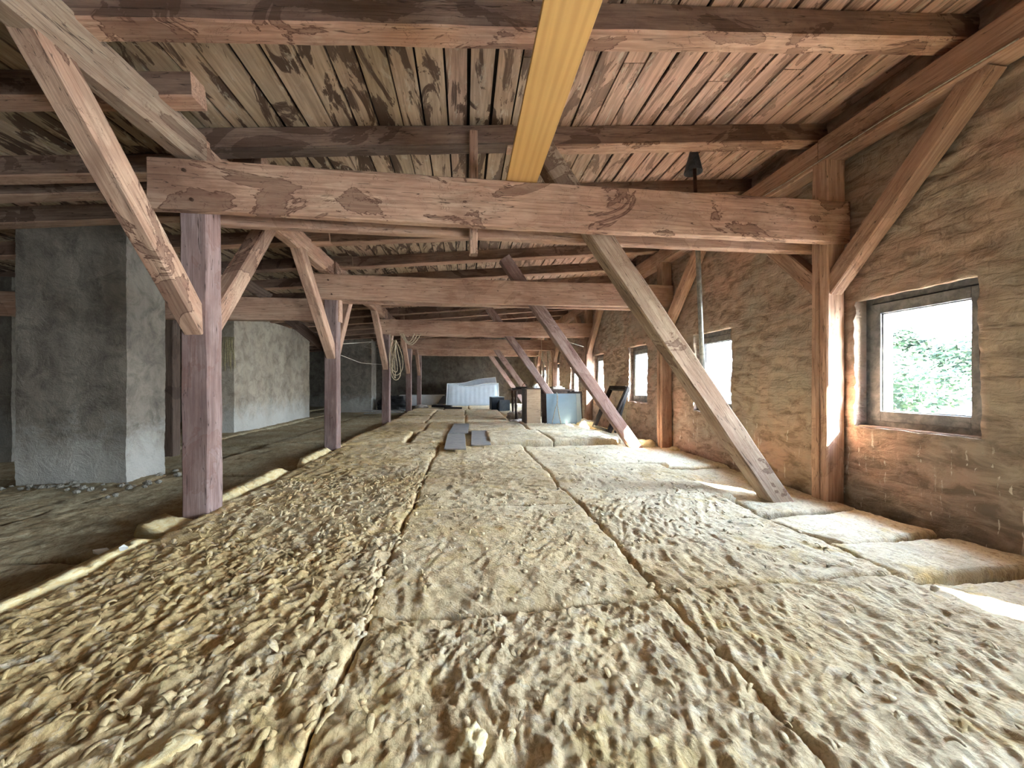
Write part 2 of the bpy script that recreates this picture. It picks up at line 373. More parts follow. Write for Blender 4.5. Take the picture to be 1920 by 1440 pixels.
# right-hand wall: rough plaster skin with the window openings, masonry blocks behind it
def make_wall_right():
    ny = int((YF-YB)/.035)+1; nz = int(4.0/.035)+1
    ys = np.linspace(YB, YF, ny); zs = np.linspace(-.35, 3.62, nz)
    Yg, Zg = np.meshgrid(ys, zs)
    keep = np.ones((nz-1, ny-1), bool)
    yc = (ys[:-1]+ys[1:])/2; zc = (zs[:-1]+zs[1:])/2
    YC, ZC = np.meshgrid(yc, zc)
    for y0, y1, z0, z1 in WINS: keep &= ~((YC > y0) & (YC < y1) & (ZC > z0) & (ZC < z1))
    D = .034*pn(Yg*1.3, Zg*1.8, 3) + .050*np.abs(pn(Yg*3.2+.5*pn(Yg*2, Zg*2, 19), Zg*8.5+.8*pn(Yg*2, Zg*2, 9), 5)) + .014*pn(Yg*11, Zg*17, 6) + .006*pn(Yg*29, Zg*33, 8)
    Yj = Yg + .012*pn(Yg*9, Zg*9, 12); Zj = Zg + .014*pn(Yg*8, Zg*8, 13)
    V = np.stack([WX - .012 + D, Yj, Zj], -1).reshape(-1, 3)
    N = len(V)
    j, i = np.mgrid[0:nz-1, 0:ny-1]; a = (j*ny+i)
    F = [np.stack([a, a+ny, a+ny+1, a+1], -1).reshape(-1, 4)[keep.ravel()]]
    # turn the torn plaster edge round into each reveal
    V2 = V.copy(); V2[:, 0] = WX + .05; allV = np.vstack([V, V2])
    kp = np.pad(keep, 1, constant_values=True)
    for dj, di, e in ((-1, 0, (0, 1)), (1, 0, (ny, ny+1)), (0, -1, (0, ny)), (0, 1, (1, ny+1))):
        nb = kp[1+dj:1+dj+nz-1, 1+di:1+di+ny-1]
        m = keep & ~nb
        b = a[m]; F.append(np.stack([b+e[0], b+e[1], b+e[1]+N, b+e[0]+N], -1))
    skin = raw_mesh('wall_right', allV, np.vstack(F))
    skin.shade_smooth()
    wall = link('wall_right', skin, M['wall_r']); tag(wall, kind='structure')
    mb = MB()
    y = YB
    for y0, y1, z0, z1 in WINS:
        y0 -= .015; y1 += .015; z0 -= .015; z1 += .015
        mb.box(WX+.02, WXO, y, y0, -.5, 3.62); mb.box(WX+.02, WXO, y0, y1, -.5, z0); mb.box(WX+.02, WXO, y0, y1, z1, 3.62); mb.box(FX+.08, WXO, y0, y1, z1-.13, z1); y = y1
    mb.box(WX+.02, WXO, y, YF, -.5, 3.62)
    mb.build('masonry_core', M['wall_r'], wall)
make_wall_right()

def rough_face(name, o, u, v, lu, lv, mat, amp=.02, step=.06, seed=1, parent=None):
    """a rough plane from origin o along u (length lu) and v (length lv)"""
    nu = max(3, int(lu/step)); nv = max(3, int(lv/step))
    U, Vv = np.meshgrid(np.linspace(0, lu, nu), np.linspace(0, lv, nv))
    n = np.cross(u, v)
    D = amp*(pn(U*1.7, Vv*1.7, seed) + .6*pn(U*6, Vv*6, seed+1) + .3*pn(U*17, Vv*17, seed+2))
    P = np.array(o) + U[..., None]*np.array(u) + Vv[..., None]*np.array(v) + D[..., None]*n
    me = grid_mesh(name, P.reshape(-1, 3), nu, nv); me.shade_smooth()
    return link(name, me, mat, parent)
w = rough_face('wall_far', (WX+.1, YF, -.4), (-1, 0, 0), (0, 0, 1), WX+.1-XL, 4.0, M['wall_dark'], .02, .08, 21); tag(w, kind='structure')
w = rough_face('wall_left', (XL, YF, -.4), (0, -1, 0), (0, 0, 1), YF-YB, 3.2, M['wall_dark'], .02, .15, 31); tag(w, kind='structure')
mb = MB(); mb.box(XL-.3, WXO, YB-.35, YB, -.5, 3.7)
tag(mb.build('wall_back', M['wall_dark']), kind='structure')
mb = MB(); mb.box(XL-.3, WXO, YB-.2, YF+.3, -.42, -.22); tag(mb.build('floor', M['dirt']), kind='structure')

# ceiling: close-laid roof boards running down the length of the attic, felt above them
mb = MB(); rr = random.Random(3)
x = XL - .1
while x < 3.75:
    wdt = rr.uniform(.165, .215); gap = rr.choice([.012, .016, .020, .026])
    y = YB - .1 - rr.uniform(0, 3)
    while y < YF + .2:
        L = rr.uniform(3.6, 5.2); y1 = min(y+L, YF+.3); dz = rr.uniform(-.004, .004)
        za = roof_z(x)+RH+dz; zb = roof_z(x+wdt)+RH+dz+rr.uniform(-.003, .003)
        n = len(mb.v)
        xa, xb = x, x+wdt-gap
        mb.v += [(xa,y,za),(xb,y,zb),(xb,y1-.004,zb),(xa,y1-.004,za),(xa,y,za+.024),(xb,y,zb+.024),(xb,y1-.004,zb+.024),(xa,y1-.004,za+.024)]
        mb.f += [tuple(n+i for i in q) for q in ((0,3,2,1),(4,5,6,7),(0,1,5,4),(1,2,6,5),(2,3,7,6),(3,0,4,7))]
        y = y1
    x += wdt
ceil = mb.build('ceiling', M['boards']); tag(ceil, kind='structure')
mb = MB()
za = roof_z(XL-.3)+RH+.035; zb = roof_z(WXO+.1)+RH+.035
mb.v += [(XL-.3,YB-.2,za),(WXO+.1,YB-.2,zb),(WXO+.1,YF+.3,zb),(XL-.3,YF+.3,za)]; mb.f.append((0,1,2,3))
mb.v += [(XL-.3,YB-.2,za+.05),(WXO+.1,YB-.2,zb+.05),(WXO+.1,YF+.3,zb+.05),(XL-.3,YF+.3,za+.05)]; mb.f.append((7,6,5,4))
mb.f += [(0,4,5,1),(1,5,6,2),(2,6,7,3),(3,7,4,0)]
tag(mb.build('roof_covering', M['felt'], ceil))

# windows
def make_window(i, y0, y1, z0, z1):
    n = i + 1
    root = empty('window_%d' % n, (FX, (y0+y1)/2, (z0+z1)/2)); tag(root, kind='structure')
    hw = (y1-y0)/2; hh = (z1-z0)/2
    def ring(name, a, b, c, d, t, x0, x1, mat, par, bev=.004):
        mb = MB(); mb.box(x0, x1, a, a+t, c, d); mb.box(x0, x1, b-t, b, c, d); mb.box(x0, x1, a+t, b-t, c, c+t); mb.box(x0, x1, a+t, b-t, d-t, d)
        return mb.build(name, mat, par, bev)
    ring('window_frame', -hw-.01, hw+.01, -hh-.01, hh+.01, .055, 0, .07, M['frame'], root)
    s = ring('sash', -hw+.04, hw-.04, -hh+.04, hh-.055, .085, -.018, .045, M['frame'], root)
    ring('glazing_bead', -hw+.122, hw-.122, -hh+.122, hh-.137, .012, .0, .03, M['frame'], s, .002)
    mb = MB(); mb.box(.012, .016, -hw+.118, hw-.118, -hh+.118, hh-.133); mb.build('pane', M['glass'], root)
    mb = MB(); mb.box(-.03, -.018, -hw+.06, -hw+.075, -.06, .06); mb.build('latch', M['rust'], root, .002)
    mb = MB(); mb.box(-.1, .0, -hw-.01, hw+.01, -hh-.03, -hh-.005); mb.box(.07, .3, -hw, hw, -hh-.03, -hh+.005); mb.build('window_sill', M['wall_r'], root)
for i, a in enumerate(WINS): make_window(i, *a)

# ------------------------------------------------------------------ timber frame
def beam(name, p0, p1, w, h, mat, up=(0, 0, 1), rough=.004, cham=.008, parent=None, wany=0.0, bevel_end=0.0):
    """squared timber from p0 to p1: local X along it, w across, h along `up`; slightly uneven arrises"""
    p0 = Vector(p0); p1 = Vector(p1); L = (p1-p0).length; X = (p1-p0).normalized()
    Z = Vector(up); Z = (Z - X*Z.dot(X)).normalized(); Y = Z.cross(X)
    ns = max(2, int(L/.10)); c = cham
    sec = [(-w/2+c,-h/2),(0,-h/2),(w/2-c,-h/2),(w/2,-h/2+c),(w/2,0),(w/2,h/2-c),(w/2-c,h/2),(0,h/2),(-w/2+c,h/2),(-w/2,h/2-c),(-w/2,0),(-w/2,-h/2+c)]
    n = len(sec); V = []; F = []; sd = random.Random(round(p0.x*9100)+round(p0.y*7300)*7+round(p0.z*5700)*13+len(name)).random()*100
    for i in range(ns+1):
        t = i/ns*L
        bow = .006*math.sin(t*1.1+sd)
        for k, (a, b) in enumerate(sec):
            q = rough*mnoise.noise(Vector((t*3.1+sd, a*9, b*9))) ; q2 = rough*mnoise.noise(Vector((t*4.3-sd, b*7+5, a*7)))
            cs = 1.0
            if wany and k in (2, 3): cs = 1 - wany*max(0, mnoise.noise(Vector((t*1.3+sd, 3, 1))))*.5
            V.append((t, a*cs+q+bow*.5, b*cs+q2+bow))
    for i in range(ns):
        for k in range(n):
            a = i*n+k; b = i*n+(k+1) % n; F.append((a, a+n, b+n, b))
    me = bpy.data.meshes.new(name)
    V.append((0,0,0)); V.append((L,0,0)); c0 = len(V)-2; c1 = len(V)-1
    for k in range(n):
        F.append((k, (k+1) % n, c0)); F.append((ns*n+(k+1) % n, ns*n+k, c1))
    me.from_pydata(V, [], F); me.update()
    o = link(name, me, mat, parent)
    o.matrix_world = Matrix.Translation(p0) @ Matrix((X, Y, Z)).transposed().to_4x4()
    return o

FY = [3.06, 6.02, 10.05, 14.05, 17.3]          # near face of each frame's near tie half
ORD = ['nearest', 'second', 'third', 'fourth', 'farthest']
PX = -2.01; PW = .19                            # left posts
RX = 3.36; RW = .18                             # posts along the window wall
TZ0, TZ1 = 2.265, 2.635
for f, y in enumerate(FY):
    od = ORD[f]
    near = f < 2
    yc = y + .08 + .09                          # centre of post between the tie halves
    tm = M['timber'] if f == 0 else M['timber_plain']
    fr = 'in the %s roof frame' % od
    # clamping tie beams
    tag(beam('tie_beam', (-2.27, y+.04, (TZ0+TZ1)/2), (3.44, y+.04, (TZ0+TZ1)/2+.0), .08, TZ1-TZ0, tm, rough=.006),
        'wide reddish cross beam, front half of the pair %s' % fr, 'beam', 'front halves of the paired cross beams')
    tag(beam('tie_beam', (-2.15, y+.30, (TZ0+TZ1)/2), (3.44, y+.30, (TZ0+TZ1)/2), .08, TZ1-TZ0, M['timber_plain'], rough=.005),
        'rear half of the paired cross beam %s, seen under its front half' % fr, 'beam', 'rear halves of the paired cross beams')
    # posts
    z0 = -.12
    b = beam('wood_post', (PX, yc, z0), (PX, yc, 2.66), PW, .18, M['post'], up=(0, 1, 0), cham=.012, rough=.006)
    tag(b, 'upright timber post %s, in the left row' % fr, 'post', 'posts of the left row')
    if f == 0:
        b['label'] = 'big purple-brown cracked timber post at left foreground, nearest of the left row'
    b = beam('wood_post', (RX, yc-.03, z0-.05), (RX, yc-.03, 3.04), RW, .17, M['timber_plain'], up=(0, 1, 0), cham=.01, rough=.005)
    tag(b, 'upright timber post against the window wall %s' % fr, 'post', 'posts along the window wall')
    cv = beam('cover_strip', (RX-RW/2-.004, yc-.02, z0), (RX-RW/2-.004, yc-.02, 2.3), .02, .035, M['timber_plain'], up=(0, 1, 0), rough=.002, cham=.004)
    mw = cv.matrix_world.copy(); cv.parent = b; cv.matrix_parent_inverse = b.matrix_world.inverted(); cv.matrix_world = mw
    # raking strut, foot near the window wall, head under the rafter
    dx, dz = -.584, .812
    c0 = Vector((2.80, yc, -.0)); a0 = c0 - Vector((dx, 0, dz))*.16; a1 = c0 + Vector((dx, 0, dz))*3.72
    tag(beam('raking_strut', a0, a1, .165, .185, M['timber_pale'] if f == 0 else M['strut'], up=(.8, 0, .58), cham=.012, rough=.007),
        ('big slanting timber strut from floor by the first windows up through the nearest cross beam' if f == 0 else 'slanting timber strut %s, leaning from window side up to the left' % fr), 'strut', 'raking struts')
    # knee braces, left row: one towards the camera, one away
    for sg, lab in ((-1, 'camera side of'), (1, 'far side of')):
        if f == 4 and sg == 1: continue
        pa = Vector((PX-.0, yc+sg*.03, 1.42)); pb = Vector((PX-.05, yc+sg*1.13, 2.72))
        if f == 4 : pb = Vector((PX-.05, yc+sg*.9, 2.5+.22))
        tag(beam('knee_brace', pa, pb, .13, .16, M['timber_plain'] if f else M['timber'], up=(0, -sg*.6, .5), cham=.01, rough=.005),
            'knee brace on the %s the left post %s' % (lab, fr), 'brace', 'knee braces of the left row')
    for sg, lab in ((-1, 'camera side of'), (1, 'far side of')):
        if f == 4 and sg == 1: continue
        pa = Vector((RX+.0, yc+sg*.02-.03, 1.86)); pb = Vector((RX, yc+sg*1.14, 3.06))
        tag(beam('knee_brace', pa, pb, .13, .15, M['timber_plain'], up=(0, -sg*.6, .5), cham=.01, rough=.005),
            'knee brace on the %s the window-wall post %s' % (lab, fr), 'brace', 'knee braces of the window row')
    if near or f == 2:
        for z in (2.34, 2.55):
            mb = MB(); mb.tube([(-2.02+(.0 if z > 2.4 else .05), y-.012, z), (-2.02+(.0 if z > 2.4 else .05), y+.002, z)], .012, 10)
            bt = mb.build('bolt', M['rust']); bt.parent = [o for o in COL.objects if o.name.startswith('tie_beam')][2*f]
            bt.matrix_parent_inverse = bt.parent.matrix_world.inverted()
# lower cross beams to the left of the left row
for f, lab in ((1, 'dark level beam left of the second frame, above the pale chimney'),):
    y = FY[f] + .2
    tag(beam('cross_beam', (-7.9, y, 2.12), (-1.9, y, 2.12), .16, .34, M['timber_plain'] if f == 1 else M['dark_timber']), lab, 'beam')
tag(beam('knee_brace', (-2.1, FY[1]+.2, 1.55), (-2.65, FY[1]+.2, 2.0), .12, .14, M['dark_timber'], up=(.5, 0, .5)), 'short dark brace under the level beam beside the second left post', 'brace')
tag(beam('raking_strut', (-2.95, FY[1]+.2, 2.3), (-3.75, FY[1]+.1, 2.85), .13, .15, M['dark_timber'], up=(0, 0, 1)), 'dark slanting strut standing on the level beam behind the second left post', 'strut')
tag(beam('wood_post', (-4.45, FY[1]+.45, -.2), (-4.45, FY[1]+.45, 2.0), .16, .16, M['dark_timber'], up=(0, 1, 0)), 'dark post between the big chimney and the nearest left post', 'post')
tag(beam('wood_rail', (-4.9, FY[1]+.6, 1.02), (-3.9, FY[1]+.6, 1.02), .05, .12, M['dark_timber']), 'dark horizontal rail just left of the nearest left post', 'rail')

# purlins: in lengths that end over each frame
ys = [-2.0] + [y+.16 for y in FY[:4]] + [19.15]
lp = ['large pale stained purlin crossing the top left corner', 'left purlin length between the first two roof frames', 'left purlin length between the second and third frames',
      'left purlin length between third and fourth frames', 'farthest left purlin length']
rp = ['reddish purlin along the window wall at top right corner', 'window-wall purlin length between the first two frames', 'window-wall purlin length between second and third frames',
      'window-wall purlin length between third and fourth frames', 'farthest window-wall purlin length']
for k in range(5):
    a, b = ys[k], ys[k+1]
    off = 0 if k % 2 == 0 else -.02
    tag(beam('purlin', (-2.05+off, a, 2.785), (-2.05+off, b-.01, 2.785), .17, .25, M['timber_pale'] if k == 0 else M['timber'], cham=.03, rough=.01), lp[k], 'purlin', 'left purlin')
    tag(beam('purlin', (RX, a, 3.15), (RX, b-.01, 3.15), .18, .24, M['timber_plain'], cham=.012), rp[k], 'purlin', 'purlin along the window wall')

# rafters
k = 0; RY0, RS = 2.20, 1.05
names = ['nearest', 'second', 'third', 'fourth', 'fifth', 'sixth', 'seventh', 'eighth', 'ninth', 'tenth', 'eleventh', 'twelfth', 'thirteenth', 'fourteenth', 'fifteenth', 'sixteenth', 'seventeenth']
def rafter(y, x0, x1, mat, lab, grp, w=.15):
    z0 = roof_z(x0)+RH/2; z1 = roof_z(x1)+RH/2
    o = beam('rafter', (x0, y+w/2, z0), (x1, y+w/2, z1), w, RH, mat, rough=.006, cham=.01); tag(o, lab, 'rafter', grp)
    o.data.materials.append(M['side_timber'])       # darker timber on the sides, paler underside
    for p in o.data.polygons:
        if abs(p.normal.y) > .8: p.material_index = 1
for k in range(16):
    y = RY0 + RS*k
    if k == 1:
        y = 3.285
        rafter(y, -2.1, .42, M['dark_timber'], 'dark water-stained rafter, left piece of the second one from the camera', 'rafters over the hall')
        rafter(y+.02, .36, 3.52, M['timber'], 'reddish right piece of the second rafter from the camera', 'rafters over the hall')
        continue
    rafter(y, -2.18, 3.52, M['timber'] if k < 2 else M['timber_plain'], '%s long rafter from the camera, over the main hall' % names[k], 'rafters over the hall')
    if k > 0 and k % 2 == 0 and k < 15: pass
for k in range(17):
    y = [2.74, 3.61, 3.92, 4.46][k] if k < 4 else 5.30 + RS*(k-4)
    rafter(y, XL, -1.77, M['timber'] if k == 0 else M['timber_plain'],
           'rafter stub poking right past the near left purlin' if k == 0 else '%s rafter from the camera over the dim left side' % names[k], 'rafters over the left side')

# fresh plank over the tie beams
pl = beam('plank', (.455, -1.2, TZ1+.014), (.455, 3.24, TZ1+.014), .25, .026, M['new_wood'], rough=.001, cham=.003)
tag(pl, 'new yellow spruce plank lying lengthwise over the nearest cross beam', 'plank')
# hanger between the tie halves
tag(beam('hanger_batten', (.07, FY[0]+.20, 2.09), (.07, FY[0]+.20, 3.12), .07, .08, M['timber'], up=(0, 1, 0)), 'short vertical batten hanging through the nearest cross beam', 'batten')

# ------------------------------------------------------------------ chimneys
def chimney(name, label, x0, x1, y0, y1, zt, mat, seed):
    root = empty(name, ((x0+x1)/2, (y0+y1)/2, 0)); tag(root, label, 'chimney')
    def P(a, b): return a
    zb = -.3; o = root.location; faces = []
    mats = mat
    allV = []; allF = []; n0 = 0
    for (ox, oy, ux, uy, L, sdd) in ((x0, y0, 1, 0, x1-x0, 1), (x1, y0, 0, 1, y1-y0, 2), (x1, y1, -1, 0, x1-x0, 3), (x0, y1, 0, -1, y1-y0, 4)):
        st = .04; nu = max(3, int(L/st)); nv = max(3, int((zt-zb)/st))
        U, Z = np.meshgrid(np.linspace(0, L, nu), np.linspace(zb, zt, nv))
        # wander grows away from the corners so neighbouring faces meet
        e = np.minimum(1, np.minimum(U, L-U)/.05)
        D = e*(.012*pn(U*2.3, Z*2.3, seed+sdd)+.008*pn(U*9, Z*9, seed+sdd+5)+.004*pn(U*23, Z*23, seed+9))
        cn = .010*pn(Z*2.1, Z*0+seed, seed)*(1-e) + .006*pn(Z*19, Z*0+seed, seed)*(1-e)
        nx, nyy = uy, -ux
        Px = ox + U*ux + D*nx - o.x; Py = oy + U*uy + D*nyy - o.y
        Px += cn; Py += cn
        V = np.stack([Px, Py, Z], -1).reshape(-1, 3)
        j, i = np.mgrid[0:nv-1, 0:nu-1]; a = (j*nu+i).ravel()+n0
        allF.append(np.stack([a, a+1, a+nu+1, a+nu], 1)); allV.append(V); n0 += len(V)
    me = raw_mesh('shaft', np.vstack(allV), np.vstack(allF)); me.shade_smooth()
    link('shaft', me, mat, root)
    return root
chimney('chimney_stack', 'big square sooty chimney with pale base, left foreground', -4.66, -3.62, 4.62, 5.16, 2.75, M['chimney'], 50)
chimney('chimney_stack', 'long pale plastered chimney breast between the first two left posts', -5.6, -4.97, 9.02, 13.1, 2.6, M['chimney_pale'], 60)
chimney('chimney_stack', 'square chimney between the second and third left posts', -4.85, -3.6, 15.5, 16.3, 2.75, M['chimney'], 70)
chimney('chimney_stack', 'dark chimney at the far left edge behind the big one', -7.6, -6.3, 6.2, 7.2, 2.5, M['wall_dark'], 80)

# ------------------------------------------------------------------ insulation
def relief(X, Y, torn, wr):
    wx = X + .10*pn(X*2.2, Y*2.2, 1); wy = Y + .10*pn(X*2.2+7, Y*2.2, 2)
    h = .022*pn(wx*1.1, wy*1.1, 3)
    r1 = 1 - np.abs(pn(wx*4.3, wy*3.1, 4))*2
    h += .009*r1*torn + .008*pn(wx*6, wy*4, 5)
    # drawn-out folds, mostly along the hall but fanning a little
    ang = .5*pn(X*.5, Y*.5, 8)-.25
    cu, su = np.cos(ang), np.sin(ang); a = wx*cu+wy*su; b = -wx*su+wy*cu
    f1 = 1-np.abs(pn(a*15+.8*pn(a*5, b*5, 14), b*5.5, 6))*2; f2 = 1-np.abs(pn(a*31, b*13, 7))*2
    f0 = 1-np.abs(pn(a*5+.9*pn(a*2.2, b*2.2, 34), b*1.7, 35))*2
    h += (.0075*f1 + .0045*f2 + .016*np.maximum(0, f0-.3)*pn(a*1.3+5, b*1.1, 36)*2)*wr
    t1 = 1-np.abs(pn(wx*11+1.3*pn(wx*7, wy*7, 15), wy*11, 9))*2
    h += .013*np.maximum(0, t1-.45)*torn + .009*torn*pn(wx*17+pn(wx*9, wy*9, 3), wy*17, 10) + .007*torn*(1-2*np.abs(pn(wx*34, wy*30, 18)))
    t2 = 1-np.abs(pn(wx*7.5+1.1*pn(wx*4, wy*4, 25), wy*5.5+1.1*pn(wx*4, wy*4, 26), 27))*2
    h += .011*np.maximum(0, t2-.35)*(.5+.8*torn)
    h += .0035*pn(X*55, Y*45, 11)*(.6+.4*torn)
    pit = pn(wx*2.6, wy*2.6, 16); h -= .05*np.maximum(0, pit-.42)*torn
    return h
def batt(label, x0, x1, y0, y1, zt, rot=0, torn=.5, wr=1.0, mat='wool', group=None, th=.12, res=None, tilt=(0, 0), edge=.02, name='insulation_batt', seed=0):
    cx, cy = (x0+x1)/2, (y0+y1)/2; d = max(.25, math.hypot(max(abs(cx)-(x1-x0)/2, 0), max(cy-(y1-y0)/2, 0)))
    res = res or min(.036, max(.0075, .004*d+.004))
    nx = max(6, int((x1-x0)/res)+1); ny = max(6, int((y1-y0)/res)+1)
    U, Vv = np.meshgrid(np.linspace(x0-cx, x1-cx, nx), np.linspace(y0-cy, y1-cy, ny))
    ca, sa = math.cos(rot), math.sin(rot)
    X = cx + U*ca - Vv*sa; Y = cy + U*sa + Vv*ca
    ex = np.minimum(U-(x0-cx), (x1-cx)-U); ey = np.minimum(Vv-(y0-cy), (y1-cy)-Vv); e = np.minimum(ex, ey)
    Z = relief(X, Y, torn, wr) - .010*np.exp(-e/edge) - .02*np.exp(-e/.006) + U*tilt[0] + Vv*tilt[1]
    near = np.exp(-e/.05)
    dU = .045*pn(X*.9, Y*1.5, 44)+.02*pn(X*2.3, Y*3.7, 45) + near*(.016*pn(X*6, Y*6, 40+seed)+.010*pn(X*21, Y*21, 41)); dV = .05*pn(X*1.3, Y*.9, 46)+.02*pn(X*3.7, Y*2.3, 47) + near*(.016*pn(X*6, Y*6, 42+seed)+.010*pn(X*21, Y*21, 43))
    Vt = np.stack([U+dU, Vv+dV, Z], -1)
    # skirt down the four cut sides
    top = Vt.reshape(-1, 3); n = nx*ny
    ring = list(range(0, nx)) + [nx*j+nx-1 for j in range(1, ny)] + [nx*(ny-1)+i for i in range(nx-2, -1, -1)] + [nx*j for j in range(ny-2, 0, -1)]
    ring = np.array(ring); low = top[ring].copy(); low[:, 2] = -th
    mid = top[ring].copy(); mid[:, 2] = mid[:, 2]*.4 - th*.45; mid[:, :2] *= 1.0-.008
    V = np.vstack([top, mid, low]); m = len(ring)
    j, i = np.mgrid[0:ny-1, 0:nx-1]; a = (j*nx+i).ravel(); F = [np.stack([a, a+1, a+nx+1, a+nx], 1)]
    k = np.arange(m); k2 = (k+1) % m
    F.append(np.stack([n+k, n+k2, ring[k2], ring[k]], 1)); F.append(np.stack([n+m+k, n+m+k2, n+k2, n+k], 1))
    me = raw_mesh(name, V, np.vstack(F)); me.shade_smooth()
    o = link(name, me, M[mat]); o.location = (cx, cy, zt); o.rotation_euler = (0, 0, rot)
    tag(o, label, 'insulation', group); return o
HALL = 'insulation batts covering the hall floor'
G = .003
# main floor, columns divided by the long seams
A0, A1, B1, C1 = -1.95, -.425, .925, 2.22
batt('torn ochre insulation batt filling the left foreground', A0, A1-G, .25, 2.60, .0, 0, 1.3, .7, group=HALL)
batt('shaggy insulation batt right of the nearest left post', A0, A1-G*.7, 2.61, 4.70, .0, .004, 1.0, .8, group=HALL)
batt('insulation batt at the foot of the second left post', A0, A1, 4.71, 6.70, -.005, -.005, .8, .8, group=HALL)
batt('ruffled insulation batt in the bottom centre foreground', A1+G, B1-G*.3, .25, 1.66, -.008, 0, 1.0, .9, group=HALL)
batt('smooth-knit insulation batt in the centre, beyond the first cross seam', A1+G, B1-G*.5, 1.68, 3.12, .006, 0, .45, .8, group=HALL, seed=3)
batt('centre insulation batt level with the nearest posts', A1+G, B1-.004, 3.13, 5.12, .0, .004, .7, .9, group=HALL)
batt('centre insulation batt carrying the near grey board', A1, B1, 5.13, 6.3, -.01, -.004, .6, .8, group=HALL)
batt('folded insulation batt at the right foreground, grey with dust', B1+G*.6, C1, .1, 1.72, -.0, .006, .6, 1.5, group=HALL, seed=5)
batt('dusty wrinkled insulation batt on the right, before the big strut', B1+.006, C1, 1.725, 3.2, -.0, -.004, .45, 1.5, group=HALL)
batt('insulation batt beside the foot of the big strut', B1+.004, C1+.2, 3.21, 4.6, -.012, .0, .4, 1.2, group=HALL, seed=7)
batt('insulation batt under the window side, beyond the big strut', B1+.004, C1+.35, 4.61, 6.12, -.02, .01, .4, 1.1, group=HALL)
# rows beyond the wide gap
rn = ['just beyond the wide cross gap', 'in the second row beyond the gap', 'in the third row beyond the gap', 'in the fourth row beyond the gap', 'near the far wall']
rowy = [6.42, 8.0, 9.9, 12.1, 14.6, 19.1]
cols = [(-1.98, -1.02, 'left'), (-.92, -.02, 'left centre'), (.40, 1.5, 'right centre'), (1.51, 2.7, 'right')]
rr = random.Random(5)
for r in range(5):
    for c, (xa, xb, cn) in enumerate(cols):
        if r > 0:
            
            if c == 0: cuts = [-1.98, -.92+rr.uniform(-.12, .12), .13+rr.uniform(-.14, .14), 1.29+rr.uniform(-.12, .12), 2.7]
            xa2 = cuts[c]+.008; xb2 = cuts[c+1]-.008
        else: xa2, xb2 = xa, xb
        batt('insulation batt %s, %s column' % (rn[r], cn), xa2, xb2, rowy[r]+rr.uniform(0, .03), rowy[r+1]-rr.uniform(.015, .05),
             (.015 if r == 0 else 0)+rr.uniform(-.012, .012), rr.uniform(-.012, .012), rr.uniform(.7, 1.1), 1.5, group=HALL)
batt('low insulation batt in the slot under the grey boards', -.03, .41, 6.38, 7.98, -.04, 0, .4, .6, group=HALL)
# along the window wall
WALLG = 'insulation batts along the window wall'
batt('thin pale batt against the window wall, bottom right corner', 2.24, 3.40, -.2, 1.72, -.05, -.03, .25, .8, 'wool', WALLG, seed=11, edge=.05)
batt('flat yellowish batt wedged askew under the first window', 2.27, 3.40, 1.80, 2.22, -.035, .10, .25, .6, 'wool', WALLG, seed=12, tilt=(-.05, 0))
batt('pale batt lying askew between big strut and first window', 2.30, 3.38, 2.28, 2.78, -.045, .28, .2, .6, 'wool', WALLG, seed=13, tilt=(-.06, 0))
batt('batt lying between the foot of the big strut and wall', 2.45, 3.40, 2.95, 4.6, -.09, 0, .25, .7, 'wool', WALLG, seed=14)
for i, (a, b) in enumerate(((4.62, 6.1), (6.12, 8.6), (8.62, 11.5), (11.52, 15), (15.02, 19.1))):
    batt('strip of insulation along the wall below the %s window' % ['second', 'third', 'fourth', 'fifth', 'farthest'][i], 2.6 if i else 2.55, 3.42, a, b, -.07, 0, .35, .8, 'wool', WALLG)
# dim left side
LEFT = 'insulation batts on the dim left side'
lr = random.Random(9)
lx = [(-3.45, -2.16), (-4.75, -3.47), (-6.1, -4.77), (-7.9, -6.12)]
ly = [.4, 2.7, 5.0, 7.4, 10.0, 13.0, 16.0, 19.1]
cn2 = ['first column left of the posts', 'second column left of the posts', 'third column left of the posts', 'column against the left wall']
rn2 = ['nearest', 'second', 'third', 'fourth', 'fifth', 'sixth', 'farthest']
for c, (a, b) in enumerate(lx):
    for r in range(7):
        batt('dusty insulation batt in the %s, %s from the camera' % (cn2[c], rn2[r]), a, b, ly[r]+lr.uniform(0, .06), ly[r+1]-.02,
             -.10+lr.uniform(-.02, .02), lr.uniform(-.02, .02), .5, .9, 'wool_dull', LEFT, tilt=(-.03 if c == 0 else 0, lr.uniform(-.01, .01)))
